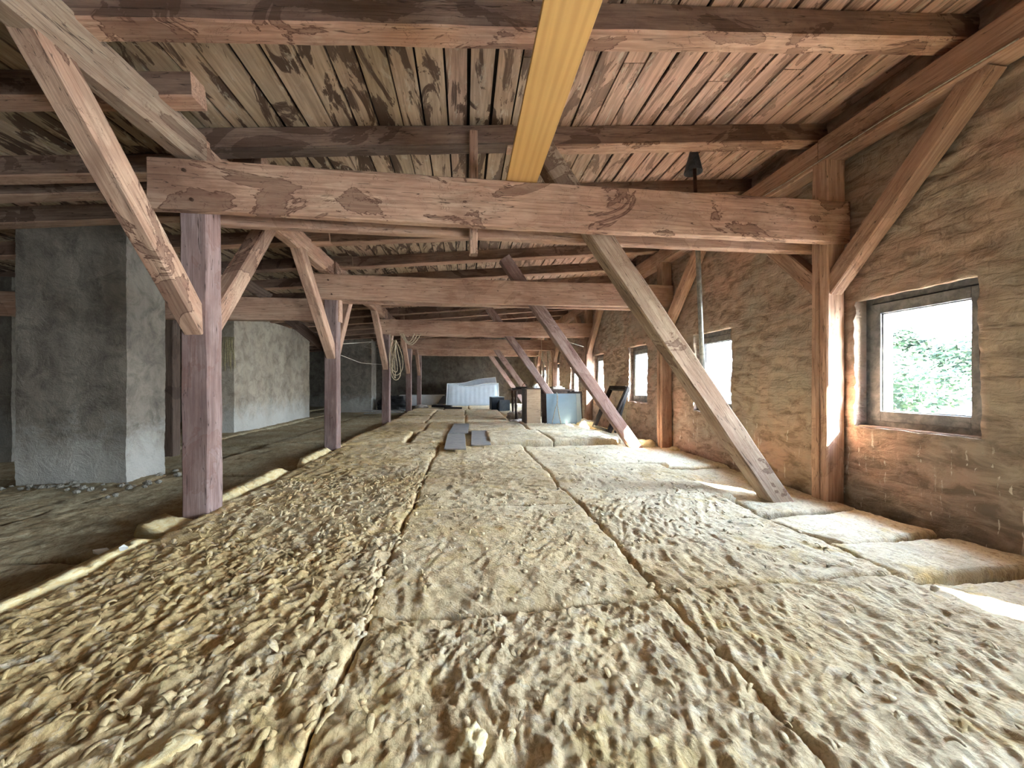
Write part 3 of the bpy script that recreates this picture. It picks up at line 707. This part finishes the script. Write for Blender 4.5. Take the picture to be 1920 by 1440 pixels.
# pale cut strips standing along the drop at the left edge of the main floor
def strip(label, x0, y0, x1, y1, h, lean, w=.05, seed=0):
    L = math.hypot(x1-x0, y1-y0); n = int(L/.012); sec = 7; V = []; F = []
    ux, uy = (x1-x0)/L, (y1-y0)/L; nx_, ny_ = -uy, ux      # nx_: to the left (-X)
    for i in range(n+1):
        t = i/n; s = t*L; env = min(1, t*9+.15, (1-t)*9+.15)
        for k in range(sec):
            u = k/(sec-1)      # 0 foot on the floor side, 1 top
            ht = h*env*u*(.75+.7*float(pn(np.array(s*2.3), np.array(seed*1.7), 95))) + .02*float(pn(np.array(s*14), np.array(u*3+seed), 90+seed)) + .014*float(pn(np.array(s*45), np.array(u*9), 91))
            out = lean*u*env + .012*float(pn(np.array(s*6), np.array(u*2.0+seed), 92))
            V.append((x0+ux*s+nx_*out, y0+uy*s+ny_*out, -.03+ht+.0))
        V.append((x0+ux*s+nx_*(lean+.05), y0+uy*s+ny_*(lean+.05), -.02+h*env*.9)); V.append((x0+ux*s+nx_*(lean*.2+w+.06), y0+uy*s+ny_*(lean*.2+w+.06), -.14))
    m = sec+2
    for i in range(n):
        for k in range(m-1): F.append((i*m+k, (i+1)*m+k, (i+1)*m+k+1, i*m+k+1))
    F.append(tuple(range(m))); F.append(tuple(n*m+k for k in range(m))[::-1])
    me = bpy.data.meshes.new('insulation_strip'); me.from_pydata(V, [], F); me.update(); me.shade_smooth()
    tag(link('insulation_strip', me, M['wool_fresh']), label, 'insulation', 'pale cut strips along the left drop')
strip('bright yellow cut edge strip left of the foreground batts', -1.955, 1.72, -1.955, 2.78, .06, .05, seed=1)
strip('short low yellow strip at the left picture edge foreground', -1.96, 1.1, -1.955, 1.70, .04, .04, seed=5)
strip('yellow strip leaning against the camera side of nearest left post', -1.94, 2.84, -1.93, 3.14, .08, .20, seed=2)
strip('long yellow strip between the first and second left posts', -1.93, 3.36, -1.96, 4.72, .10, .09, seed=3)
strip('yellow strip just before the second left post', -1.93, 5.05, -1.93, 6.05, .10, .08, seed=4)
strip('small yellow strip just past the second left post', -1.90, 6.3, -1.90, 6.8, .07, .06, seed=6)

# tufts pulled out of the wool
def lump(name, label, loc, r, mat, sz=(1, 1, .6), seed=0, cat='insulation tuft', group=None, rot=0, amp=.35):
    import bmesh
    bm = bmesh.new(); bmesh.ops.create_icosphere(bm, subdivisions=4, radius=1)
    for v in bm.verts:
        n = v.co.normalized(); q = mnoise.fractal(n*1.7+Vector((seed*3.1, 0, 0)), .8, 2.1, 4)*amp + mnoise.noise(n*7+Vector((seed, 1, 2)))*.12*amp/.35
        v.co = Vector((n.x*sz[0], n.y*sz[1], n.z*sz[2]))*r*(1+q)
    me = bpy.data.meshes.new(name); bm.to_mesh(me); bm.free(); me.shade_smooth()
    o = link(name, me, M[mat]); o.location = loc; o.rotation_euler = (0, 0, rot)
    return tag(o, label, cat, group)
lump('wool_tuft', 'fluffy yellow wool tuft at bottom left foreground', (-.78, 1.12, .0), .085, 'wool_fresh', (1.2, .9, .55), 1)
lump('wool_tuft', 'fluffy wool tuft at bottom centre foreground', (.02, 1.06, .0), .055, 'wool_fresh', (.9, .9, .8), 2)
lump('wool_tuft', 'torn wool lump at foot of second window-wall post, left one', (3.08, 6.25, -.03), .14, 'wool_fresh', (1.2, .7, .6), 3)
lump('wool_tuft', 'torn wool lump at foot of second window-wall post, right one', (3.30, 5.75, -.06), .10, 'wool_fresh', (1, .8, .6), 4)
lump('wool_tuft', 'heap of yellow wool beside the blue-grey panels', (2.85, 8.75, .0), .25, 'wool', (1, .6, .65), 5)
# loose shreds: nobody could count them
def shreds():
    rs = random.Random(21); V = []; F = []
    for i in range(2300):
        t = rs.random()
        if t < .62: x, y = rs.uniform(-1.8, -.4), rs.uniform(.9, 4.2)
        elif t < .9: x, y = rs.uniform(-.4, 2.2), rs.uniform(.9, 3.5)
        else: x, y = rs.uniform(-1.9, 2.2), rs.uniform(3.5, 6)
        L = rs.uniform(.02, .07)*(1 if t < .62 else .7); w = rs.uniform(.004, .016); a = rs.gauss(1.2, .7); cu = rs.uniform(-2.2, 2.2); lift = rs.uniform(.1, 1.0)
        zz = float(relief(np.array(x), np.array(y), .9 if x < -.4 else .6, 1.0)) - .002
        n0 = len(V); px, py = x, y; th = a; ns = 6
        for k in range(ns+1):
            u = k/ns; ww = w*math.sin(math.pi*(.12+.8*u)); z = zz + L*lift*math.sin(math.pi*u*.75)*.55
            tx, ty = math.cos(th), math.sin(th)
            V.append((px-ty*ww, py+tx*ww, z+.3*ww)); V.append((px+ty*ww, py-tx*ww, z-.3*ww+rs.uniform(-.002, .002)))
            px += tx*L/ns; py += ty*L/ns; th += cu/ns
        for k in range(ns): b = n0+2*k; F.append((b, b+1, b+3, b+2))
    me = bpy.data.meshes.new('wool_shreds'); me.from_pydata(V, [], F); me.update(); me.shade_smooth()
    o = link('wool_shreds', me, M['wool']); m = o.modifiers.new('thick', 'SOLIDIFY'); m.thickness = .002
    tag(o, 'loose curled shreds of wool over the foreground batts', 'insulation shreds', kind='stuff')
shreds()

# ------------------------------------------------------------------ things in the hall
def slab(name, label, cat, pts, th, mat, z, group=None, tilt=0):
    cx = sum(p[0] for p in pts)/4; cy = sum(p[1] for p in pts)/4
    mb = MB(); n = 4
    mb.v = [(p[0]-cx, p[1]-cy, 0) for p in pts] + [(p[0]-cx, p[1]-cy, th) for p in pts]
    mb.f = [(3,2,1,0),(4,5,6,7)] + [(i, (i+1) % 4, 4+(i+1) % 4, 4+i) for i in range(4)]
    o = mb.build(name, M[mat], None, .003); o.location = (cx, cy, z); o.rotation_euler = (tilt, 0, 0)
    return tag(o, label, cat, group)
slab('floor_board', 'near grey board lying flat on the insulation', 'board', [(-.30, 5.68), (.02, 5.62), (.0, 7.3), (-.32, 7.35)], .02, 'greyboard', .045, 'grey boards')
slab('floor_board', 'grey board overlapping the far end of the near board', 'board', [(-.31, 7.42), (.06, 7.4), (.10, 9.1), (-.25, 9.15)], .02, 'greyboard', .05, 'grey boards')
slab('floor_board', 'grey board lying in the slot, right of the near board', 'board', [(.10, 6.2), (.42, 6.2), (.46, 8.1), (.14, 8.15)], .02, 'greyboard', .01, 'grey boards')

# cabinet
def cabinet():
    r = empty('cabinet', (1.50, 9.25, 0)); tag(r, 'tall narrow pale brown cabinet standing before the old table', 'cabinet')
    mb = MB(); mb.box(0, .34, 0, .5, 0, .87); b = mb.build('body', M['cabinet'], r, .004)
    mb = MB(); mb.box(-.05, -.004, -.0, .5, 0, .87); mb.build('side_panel', M['darkwood'], r, .004)
    mb = MB(); mb.box(-.06, .36, -.015, .52, .872, .895); mb.build('top', M['darkwood'], r, .003)
    mb = MB(); mb.box(.0, .34, -.014, -.001, .04, .86); mb.build('back_panel', M['cabinet'], r, .002)
cabinet()
# old table behind with a turned leg
def table():
    r = empty('table', (2.0, 10.7, 0)); tag(r, 'old dark table with turned legs behind the cabinet', 'table')
    mb = MB(); mb.box(-.75, 1.0, -.42, .42, .82, .855); mb.build('tabletop', M['darkwood'], r, .004)
    mb = MB(); mb.box(-.62, .9, -.36, .36, .72, .82); mb.build('apron', M['darkwood'], r, .004)
    prof = [(0, .022), (.04, .03), (.08, .022), (.3, .03), (.42, .042), (.5, .03), (.56, .045), (.60, .03), (.66, .045), (.82, .045)]
    for sx, sy in ((-.62, -.34), (-.62, .34), (.88, -.34), (.88, .34)):
        mb = MB(); n = 14
        for z, rad in prof:
            for k in range(n): a = 2*math.pi*k/n; mb.v.append((sx+rad*math.cos(a), sy+rad*math.sin(a), z))
        for i in range(len(prof)-1):
            for k in range(n): mb.f.append((i*n+k, i*n+(k+1) % n, (i+1)*n+(k+1) % n, (i+1)*n+k))
        mb.f.append(tuple(range(n))[::-1]); mb.build('leg', M['darkwood'], r, 0, True)
table()
# clutter on the table
def blade(x, y, z, L, W_, H_, rot, mat, name, label, cat):
    r = empty(name, (x, y, z), (0, 0, rot)); tag(r, label, cat)
    mb = MB(); mb.box(-L/2, L/2, -W_/2, W_/2, 0, H_*.55); mb.build('body', M[mat], r, H_*.12)
    mb = MB(); mb.box(-L*.3, L*.3, -W_*.35, W_*.35, H_*.56, H_); mb.build('lid', M[mat], r, H_*.1)
blade(1.55, 10.55, .856, .5, .2, .07, .05, 'charred', 'tool_tray', 'low dark tray on the left end of old table', 'tray')
blade(2.62, 10.6, .856, .34, .2, .09, -.1, 'rag', 'parcel', 'pale flat parcel on the right end of old table', 'parcel')
lump('plastic_bag', 'small white crumpled bag on old table behind cabinet', (1.98, 10.62, .92), .085, 'paper', (1.1, .8, .8), 12, 'bag')
def handle_thing():
    mb = MB(); pts = [(1.72+.1*math.cos(t), 10.9, .856+.16*math.sin(t)) for t in np.linspace(0, math.pi, 14)]
    mb.tube(pts, .008, 8); tag(mb.build('wire_hoop', M['rust'], None, 0, True), 'rusty wire hoop standing on the old table', 'hoop')
handle_thing()
# second low bench towards the windows
def bench():
    r = empty('workbench', (2.75, 11.9, 0)); tag(r, 'low dark workbench under the far windows behind the blue panels', 'workbench')
    mb = MB(); mb.box(-.55, .55, -.6, .6, .78, .82); mb.build('bench_top', M['darkwood'], r, .004)
    for sx in (-.5, .5):
        for sy in (-.55, .55): mb = MB(); mb.box(sx-.03, sx+.03, sy-.03, sy+.03, 0, .78); mb.build('leg', M['darkwood'], r, .003)
bench()
blade(2.7, 11.5, .822, .5, .22, .1, .1, 'rag', 'folded_cloth', 'folded pale cloth on the low workbench by the window', 'cloth')
# rags and bags under the table
lump('crumpled_bag', 'crumpled clear plastic bag under the table, left of cabinet', (1.32, 10.5, .1), .16, 'rag', (1, .8, .8), 21, 'bag', amp=.5)
lump('crumpled_cloth', 'crumpled reddish cloth beneath the old table', (1.62, 10.3, .17), .16, 'rag', (1, .8, .9), 22, 'cloth', amp=.5)
lump('crumpled_cloth', 'flat grey cloth on floor left of the cabinet', (1.38, 10.0, .03), .16, 'rag', (1.3, .8, .3), 23, 'cloth', amp=.5)

# leaning panels
def panel(name, label, x0, x1, y, top, lean, mat, cat='panel', group=None, th=.02, taper=.0):
    mb = MB(); w = x1-x0
    mb.v = [(0,0,0),(w,0,0),(w-taper,0,top),(taper*.3,0,top),(0,th,0),(w,th,0),(w-taper,th,top),(taper*.3,th,top)]
    mb.f = [(0,1,2,3),(7,6,5,4),(0,4,5,1),(1,5,6,2),(2,6,7,3),(3,7,4,0)]
    o = mb.build(name, M[mat], None, .003); o.location = (x0, y, .01); o.rotation_euler = (-lean, 0, 0)
    return tag(o, label, cat, group)
panel('laminate_panel', 'large blue-grey laminate panel leaning, front one', 1.97, 2.72, 9.10, .76, .12, 'bluepanel', taper=.0)
panel('laminate_panel', 'paler blue panel showing right of the front blue panel', 2.32, 2.86, 9.16, .76, .12, 'bluepanel2', taper=.02)
panel('laminate_panel', 'dark panel edge standing between cabinet and blue panels', 1.88, 2.2, 9.28, .74, .10, 'darkwood')
panel('dark_panel', 'tall dark panel behind the right edge of blue panels', 2.6, 2.98, 9.5, .80, .08, 'darkwood')
# cord hanging over the front panel
mb = MB()
pts = [(2.22, 9.16, .79), (2.21, 9.07, .74), (2.20, 9.04, .55), (2.13, 9.03, .30), (2.08, 9.02, .08), (2.07, 9.0, .03)]
mb.tube(pts, .009, 6); pts = [(2.225, 9.15, .79), (2.225, 9.06, .70), (2.21, 9.04, .5), (2.25, 9.03, .25), (2.29, 9.02, .06), (2.30, 9.0, .03)]
mb.tube(pts, .009, 6); tag(mb.build('cord', M['cable'], None, 0, True), 'grey cord hanging down over the blue-grey panel', 'cord')

# old dark frame leaning on the window wall
def lean_frame():
    r = empty('door_frame', (2.95, 8.08, .0), (0, 0, 0)); tag(r, 'old black wooden frame leaning on the wall under the third window', 'frame')
    L, H_, t = 1.0, 1.03, .085
    lean = math.atan2(.42, .93)
    Mx = Matrix.Rotation(lean, 4, 'Y')
    for a, b, c, d, nm in ((-L/2, -L/2+t, 0, H_, 'stile'), (L/2-t, L/2, 0, H_, 'stile'), (-L/2+t, L/2-t, H_-t, H_, 'rail'), (-L/2+t, L/2-t, 0, .05, 'rail')):
        mb = MB(); mb.box(-.035, .035, a, b, c, d, Mx); mb.box(-.055, -.036, a+.02, b-.02, c+(.0), d, Mx); mb.build(nm, M['charred'], r, .004)
lean_frame()
def lean_frame2():
    o = beam('loose_batten', (3.05, 7.55, .0), (3.40, 7.62, 1.02), .05, .03, M['charred'], up=(0, 1, 0)); tag(o, 'dark loose batten leaning beside the old black frame', 'batten')
lean_frame2()

# mattresses against the far wall
def mattress(label, x0, x1, y, h, sag, lean, rot=0, seed=0):
    L = x1-x0; nx, nz = 60, 26; th = .11; V = []; 
    def top(u): return h*(1 - sag*math.exp(-((u-.36)/.22)**2) + .02*math.sin(u*9+seed))
    pts = [[], []]
    for sgn, lst in ((0, pts[0]), (1, pts[1])):
        for j in range(nz):
            for i in range(nx):
                u = i/(nx-1); v = j/(nz-1); e = min(u, 1-u, v, 1-v)
                r_ = th*.5*(1-math.exp(-e*26)); q = .006*math.sin(u*70)
                xx = L*(u + (.02*(v-.5) if u < .1 else 0)); zz = v*top(u)
                yy = (-r_-q*.5) if sgn == 0 else (r_+q*.5)
                lst.append((xx, yy + .12*math.sin(u*2.6)*v, zz))
    V = pts[0] + pts[1]; F = []; N = nx*nz
    for j in range(nz-1):
        for i in range(nx-1):
            a = j*nx+i; F.append((a, a+1, a+nx+1, a+nx)); F.append((N+a+nx, N+a+nx+1, N+a+1, N+a))
    rg = list(range(nx)) + [nx*j+nx-1 for j in range(1, nz)] + [nx*(nz-1)+i for i in range(nx-2, -1, -1)] + [nx*j for j in range(nz-2, 0, -1)]
    for k in range(len(rg)): a, b = rg[k], rg[(k+1) % len(rg)]; F.append((b, a, a+N, b+N))
    r = empty('mattress', (x0, y, .0), (-lean, 0, 0)); tag(r, label, 'mattress')
    me = bpy.data.meshes.new('mattress_body'); me.from_pydata(V, [], F); me.update(); me.shade_smooth(); b = link('mattress_body', me, M['mattress'], r)
    mb = MB(); mb.tube([(V[k][0], V[k][1]-.02, V[k][2]) for k in rg] , .014, 6); mb.build('piping', M['enamel'], b, 0, True)
    return r
mattress('sagging white striped mattress standing before the far wall, front one', -.80, 1.52, 17.35, 1.03, .12, .10)
m2 = mattress('second white mattress behind, its corner tilted upwards', -.62, 1.60, 17.95, 1.02, .02, .08, seed=2)
m2.rotation_euler = (-.08, -.16, 0); m2.location = (-.62, 17.75, -.02)

# bathtub at the far wall
def bathtub():
    r = empty('bathtub', (-1.95, 18.35, 0)); tag(r, 'white enamel bathtub at the far wall left of the mattresses', 'bathtub')
    L, Wd, H_ = 2.05, .62, .50; n = 36; V = []; F = []
    def loop(sx, sy, z, ox=0): 
        out = []
        for k in range(n):
            a = 2*math.pi*k/n; cx_ = math.copysign(abs(math.cos(a))**.55, math.cos(a)); sy_ = math.copysign(abs(math.sin(a))**.55, math.sin(a))
            out.append((ox+cx_*sx, sy_*sy, z))
        return out
    lv = [loop(.70, .20, 0, -.10), loop(.80, .24, .18, -.07), loop(.95, .28, .44, -.02), loop(L/2, Wd/2, .455), loop(L/2, Wd/2, .495), loop(L/2-.07, Wd/2-.06, .495), loop(.78, .2, .12, -.07), loop(.65, .15, .08, -.08)]
    for l in lv: V += l
    for i in range(len(lv)-1):
        for k in range(n): F.append((i*n+k, i*n+(k+1) % n, (i+1)*n+(k+1) % n, (i+1)*n+k))
    F.append(tuple(range(n))[::-1]); F.append(tuple((len(lv)-1)*n+k for k in range(n)))
    me = bpy.data.meshes.new('tub_shell'); me.from_pydata(V, [], F); me.update(); me.shade_smooth(); link('tub_shell', me, M['enamel'], r)
    mb = MB(); mb.tube([(L/2, -Wd/2+.04, .47), (-L/2, -Wd/2+.04, .47)], .02, 8); mb.build('rim', M['enamel'], r)
bathtub()
# black boxes
def bx(name, label, cat, x, y, w, d, h, rot, mat, lid=None, shape=None):
    r = empty(name, (x, y, .0), (0, 0, rot)); tag(r, label, cat)
    mb = MB(); mb.box(-w/2, w/2, -d/2, d/2, 0, h); mb.build('body', M[mat], r, .01)
    if lid: mb = MB(); mb.box(-w/2-.01, w/2+.01, -d/2-.01, d/2+.01, h, h+.025); mb.build('lid', M[lid], r, .004)
bx('storage_box', 'dark blue-black box with pale lid right of the mattress', 'box', 1.20, 14.5, .48, .4, .50, .15, 'blackbox', 'bluepanel2')
def mon():
    r = empty('television_set', (1.42, 13.95, 0), (0, 0, .55)); tag(r, 'old black tube set standing right of the dark box', 'television')
    mb = MB(); mb.box(-.24, .24, -.05, .02, .02, .42); mb.build('bezel', M['blackbox'], r, .012)
    mb = MB(); mb.v = [(-.22,.02,.03),(.22,.02,.03),(.22,.02,.40),(-.22,.02,.40),(-.12,.3,.05),(.12,.3,.05),(.12,.3,.28),(-.12,.3,.28)]
    mb.f = [(0,1,2,3),(7,6,5,4),(0,4,5,1),(1,5,6,2),(2,6,7,3),(3,7,4,0)]; mb.build('housing', M['blackbox'], r, .02)
    mb = MB(); mb.box(-.19, .19, -.056, -.05, .07, .38); mb.build('screen', M['darkglass'], r)
mon()
# charred boards on the floor at the far end
slab('charred_board', 'charred dark board lying flat before the bathtub', 'board', [(-1.35, 16.0), (-.55, 15.4), (-.5, 15.75), (-1.28, 16.4)], .09, 'charred', .05, 'dark boards at the far end')
slab('charred_board', 'thin dark board crossing the charred one, far end', 'board', [(-.8, 15.2), (-.12, 14.9), (-.1, 15.1), (-.75, 15.5)], .06, 'charred', .04, 'dark boards at the far end')
for k, (x, y, a) in enumerate(((-2.75, 13.6, .15), (-2.9, 14.4, -.1), (-2.5, 12.9, .05))):
    L = [1.3, 1.5, .9][k]
    tag(beam('loose_plank', (x-L/2, y, .0+.05*k), (x+L/2, y+a, .03+.02*k), .14, .03, M['greyboard'], cham=.004), ['grey loose plank behind the third left post', 'grey loose plank farther behind the third left post', 'short grey plank left of the third left post'][k], 'plank', 'loose planks left of the far posts')
lump('tarpaulin', 'heap of black tarpaulin behind the third left post', (-2.9, 15.9, .1), .6, 'tarp', (1, .7, .7), 31, 'tarpaulin', amp=.4)
lump('wool_tuft', 'small pale lump on the floor before the bathtub', (-1.75, 16.2, .06), .16, 'rag', (1.6, .7, .5), 33, 'rag')

# white scraps of paper
def scrap(label, x, y, z, s, rot):
    rs = random.Random(int(x*100)); mb = MB(); n = 7
    P_ = [(s*rs.uniform(.6, 1.1)*math.cos(2*math.pi*k/n), s*.7*rs.uniform(.6, 1.1)*math.sin(2*math.pi*k/n), .012*rs.uniform(-1, 1)) for k in range(n)]
    mb.v = [(p[0], p[1], p[2]+.003) for p in P_]+P_; mb.f = [tuple(range(n)), tuple(range(n, 2*n))[::-1]]+[(i, n+i, n+(i+1) % n, (i+1) % n) for i in range(n)]
    o = mb.build('paper_scrap', M['paper']); o.location = (x, y, z); o.rotation_euler = (R(35), R(12), rot); tag(o, label, 'scrap')
scrap('white triangular scrap in the dark gap left of the yellow strip', -2.22, 2.66, -.03, .045, .5)
scrap('tiny white scrap lying on the yellow cut strip', -1.96, 2.48, .05, .028, .2)
# rubble at the foot of the big chimney
rs = random.Random(4)
for k in range(44):
    x, y = rs.uniform(-4.7, -3.2), 4.58-abs(rs.gauss(0, .2)); r_ = rs.uniform(.008, .038)
    if k > 36: x, y = rs.uniform(-3.55, -3.3), rs.uniform(4.3, 5.2)
    lump('mortar_chunk', 'crumbled mortar lump on the floor at the foot of the big chimney', (x, y, -.06+r_*.3), r_, 'stone', (1, .8, .6), k, 'rubble', 'rubble by the big chimney', rs.uniform(0, 3), .5)

# ropes on the third left post
def coil():
    r = empty('rope_coil', (-1.87, FY[2]-.02, 2.2)); tag(r, 'pale coiled rope hanging from the third left post', 'rope')
    rs = random.Random(2)
    for k in range(5):
        w = [.05, .10, .13, .19, .24][k]; d = [.7, .95, .80, 1.0, .88][k]; mb = MB()
        pts = [(.04+w*.55+w*.62*math.sin(t)*(.25+.75*abs(math.sin(t/2)))+.03*math.sin(2*t+k), -.02-.012*k+.02*math.sin(3*t), -.10-d*(1-math.cos(t))/2) for t in np.linspace(0, 2*math.pi, 40)]
        mb.tube(pts, .010, 6, False); mb.build('loop', M['rope'], r, 0, True)
    mb = MB(); mb.tube([(0, -.03, .05), (.02, -.05, -.25), (-.02, -.05, -.5), (.0, -.04, -.8)], .012, 6); mb.build('strand', M['rope'], r, 0, True)
coil()
def garland():
    r = empty('rope_loops', (-1.35, FY[2]-.03, 2.28)); tag(r, 'drooping rope loops under the third cross beam', 'rope')
    for k in range(3):
        mb = MB(); pts = [(-.28+.10*k*.4+(.52-.12*k)*u, -.01*k, -.28*(1-.12*k)*math.sin(math.pi*u)-.0) for u in np.linspace(0, 1, 24)]
        mb.tube(pts, .010, 6); mb.build('loop', M['rope'], r, 0, True)
garland()
def rope_loop():
    r = empty('rope_loop', (2.30, 11.6, 2.1)); tag(r, 'rope noose hanging near the far windows', 'rope')
    mb = MB(); pts = [(-.02+.13*math.sin(t)-.05*math.cos(t), 0, -.55+.33*math.cos(t)) for t in np.linspace(0, 2*math.pi, 36)]
    mb.tube(pts, .012, 6); mb.build('loop', M['rope'], r, 0, True)
    mb = MB(); mb.tube([(.0, 0, 1.16), (.04, 0, .0), (.05, 0, -.4)], .008, 6); mb.build('strand', M['rope'], r, 0, True)
rope_loop()
mb = MB(); mb.tube([(2.52, 11.6, 1.95), (2.55, 11.6, 1.5), (2.53, 11.6, 1.0), (2.54, 11.6, .6)], .012, 6); tag(mb.build('hanging_cord', M['rope'], None, 0, True), 'straight pale cord hanging down behind the blue panels', 'cord')
mb = MB(); mb.tube([(2.3, 9.9, 2.30), (2.5, 9.85, 2.2), (2.75, 9.8, 2.08), (3.1, 9.8, 1.98)], .010, 6); tag(mb.build('cable', M['cable'], None, 0, True), 'light cable slung from the second strut to the wall', 'cable')
mb = MB(); mb.tube([(-3.55, 15.4, 2.35), (-3.0, 12.0, 2.12), (-2.1, 9.0, 1.95), (-2.0, 6.3, 1.62)], .005, 6); tag(mb.build('wire', M['cable'], None, 0, True), 'upper thin wire from second left post to the far chimney', 'wire')
mb = MB(); mb.tube([(-2.1, 10.2, 1.50), (-2.06, 8.0, 1.42), (-2.0, 6.3, 1.48)], .005, 6); tag(mb.build('wire', M['cable'], None, 0, True), 'lower thin wire between second and third left posts', 'wire')
def straw():
    rs = random.Random(3); mb = MB()
    for k in range(26):
        x = -4.98+rs.uniform(-.2, .03); y = 9.0; L = rs.uniform(.25, .75); sw = rs.uniform(-.05, .05)
        mb.tube([(x, y, 2.02), (x+sw*.4, y-.02, 2.02-L*.5), (x+sw, y-.01, 2.02-L)], .005, 4)
    tag(mb.build('straw_bundle', M['straw'], None, 0, True), 'dry straw hanging at the corner of the pale chimney', 'straw')
straw()

# antenna mast with rain collar
def mast():
    r = empty('antenna_mast', (2.225, 3.37, 1.0)); tag(r, 'slender steel mast with dark cone collar, from the big strut up through the roof', 'mast')
    a = Vector((2.225, 3.37, 1.0)) ; b = Vector((2.275, 3.60, 3.375)); m_ = a.lerp(b, .66); o = r.location
    mb = MB(); mb.tube([a-o, a.lerp(b, .4)-o, m_-o], .022, 14); mb.build('pipe', M['steel'], r, 0, True)
    mb = MB(); mb.tube([m_-o, b-o], .017, 14); mb.build('upper_pipe', M['rust'], r, 0, True)
    c = b - o; n = 28; V = []; F = []; ax = (a-b).normalized()
    for z, rad in ((-.02, .016), (.02, .03), (.26, .088), (.262, .083), (.03, .024)):
        for k in range(n): t = 2*math.pi*k/n; V.append((c.x+ax.x*z+rad*math.cos(t), c.y+rad*math.sin(t), c.z+ax.z*z))
    for i in range(4):
        for k in range(n): F.append((i*n+k, i*n+(k+1) % n, (i+1)*n+(k+1) % n, (i+1)*n+k))
    me = bpy.data.meshes.new('cone_collar'); me.from_pydata(V, [], F); me.update(); me.shade_smooth(); link('cone_collar', me, M['lead'], r)
    mb = MB(); mb.box(c.x-.10, c.x+.10, c.y-.06, c.y+.06, c.z+.0, c.z+.02); mb.build('bracket', M['paper'], r, .002)
    mb = MB(); mb.box(c.x-.13, c.x-.02, c.y-.10, c.y-.07, c.z-.01, c.z+.03); mb.box(c.x+.02, c.x+.13, c.y-.10, c.y-.07, c.z-.01, c.z+.03); mb.build('batten', M['timber_plain'], r, .002)
mast()
# wire along the window-wall purlin
mb = MB(); mb.tube([(3.265, 1.9, 3.05), (3.262, 2.6, 3.075), (3.262, 3.6, 3.06), (3.26, 5, 3.1)], .005, 6); tag(mb.build('wire', M['cable'], None, 0, True), 'white wire running along the purlin at top right', 'wire')

# ------------------------------------------------------------------ outside the windows
def tree():
    cx, cy, cz = 14.6, 11.0, -.3
    r = empty('leafy_tree', (cx, cy, -12)); tag(r, 'bright green leafy tree outside the first window', 'tree')
    rs = random.Random(8); V = []; F = []
    cl = [(rs.gauss(0, 1.15), rs.gauss(0, 1.25), rs.uniform(-2.4, 2.3), rs.uniform(.55, 1.0)) for _ in range(46)] + [(-.2, .1, 2.8, .45), (.3, -.2, 2.4, .6)]
    for i in range(16000):
        a, b, c, q = rs.choice(cl); d = Vector((rs.gauss(0, 1), rs.gauss(0, 1), rs.gauss(0, 1))).normalized()*q*rs.uniform(.5, 1)
        p = Vector((a, b, c+12+cz))+d; s_ = rs.uniform(.07, .13)
        u = Vector((rs.gauss(0, 1), rs.gauss(0, 1), rs.gauss(0, .6))).normalized()*s_; w_ = u.orthogonal().normalized()*s_*.55
        n = len(V); V += [tuple(p-u), tuple(p-w_), tuple(p+u), tuple(p+w_)]; F.append((n, n+1, n+2, n+3))
    me = bpy.data.meshes.new('foliage'); me.from_pydata(V, [], F); me.update(); link('foliage', me, M['leaf'], r)
    mb = MB(); mb.tube([(0, 0, 0), (.1, 0, 6), (0, .1, 11), (0, 0, 13)], .25, 10, True, .06)
    for k in range(10):
        a = k*2.4; mb.tube([(0, 0, 9+k*.25), (.8*math.cos(a), .8*math.sin(a), 10.5+k*.28), (1.4*math.cos(a), 1.4*math.sin(a), 11.6+k*.2)], .07, 6, True, .02)
    mb.build('trunk', M['bark'], r, 0, True)
tree()
def house(loc, w, d, h, rot, label, roofmat, rh=.5):
    r = empty('house', loc, (0, 0, rot)); tag(r, label, 'building')
    mb = MB(); mb.box(-w/2, w/2, -d/2, d/2, 0, h); mb.build('wall', M['render_white'], r)
    mb = MB(); mb.v = [(-w/2-.3,-d/2-.3,h),(w/2+.3,-d/2-.3,h),(w/2+.3,d/2+.3,h),(-w/2-.3,d/2+.3,h),(-w/2,0,h+rh),(w/2,0,h+rh)]
    mb.f = [(3,2,1,0),(0,1,5,4),(2,3,4,5),(1,2,5),(3,0,4)]; mb.build('roof', M[roofmat], r)
    for i in range(4):
        for z in (h-2.2, h-5):
            mb = MB(); mb.box(-w/2-.03, -w/2-.002, -d/2+1+i*d/4.2, -d/2+2.1+i*d/4.2, z, z+1.4); mb.build('window', M['darkglass'], r)
house((30, 24, -12), 10, 16, 13.2, .0, 'pale apartment house beyond the tree', 'render_white')
house((11.7, 6.4, -12), 2.0, 2.0, 12.15, .0, 'low building with blue-grey roof beneath the tree', 'roof_blue', .25)
mb = MB(); mb.box(4.5, 60, -40, 80, -12.3, -12.0); tag(mb.build('ground', M['asphalt']), kind='structure')
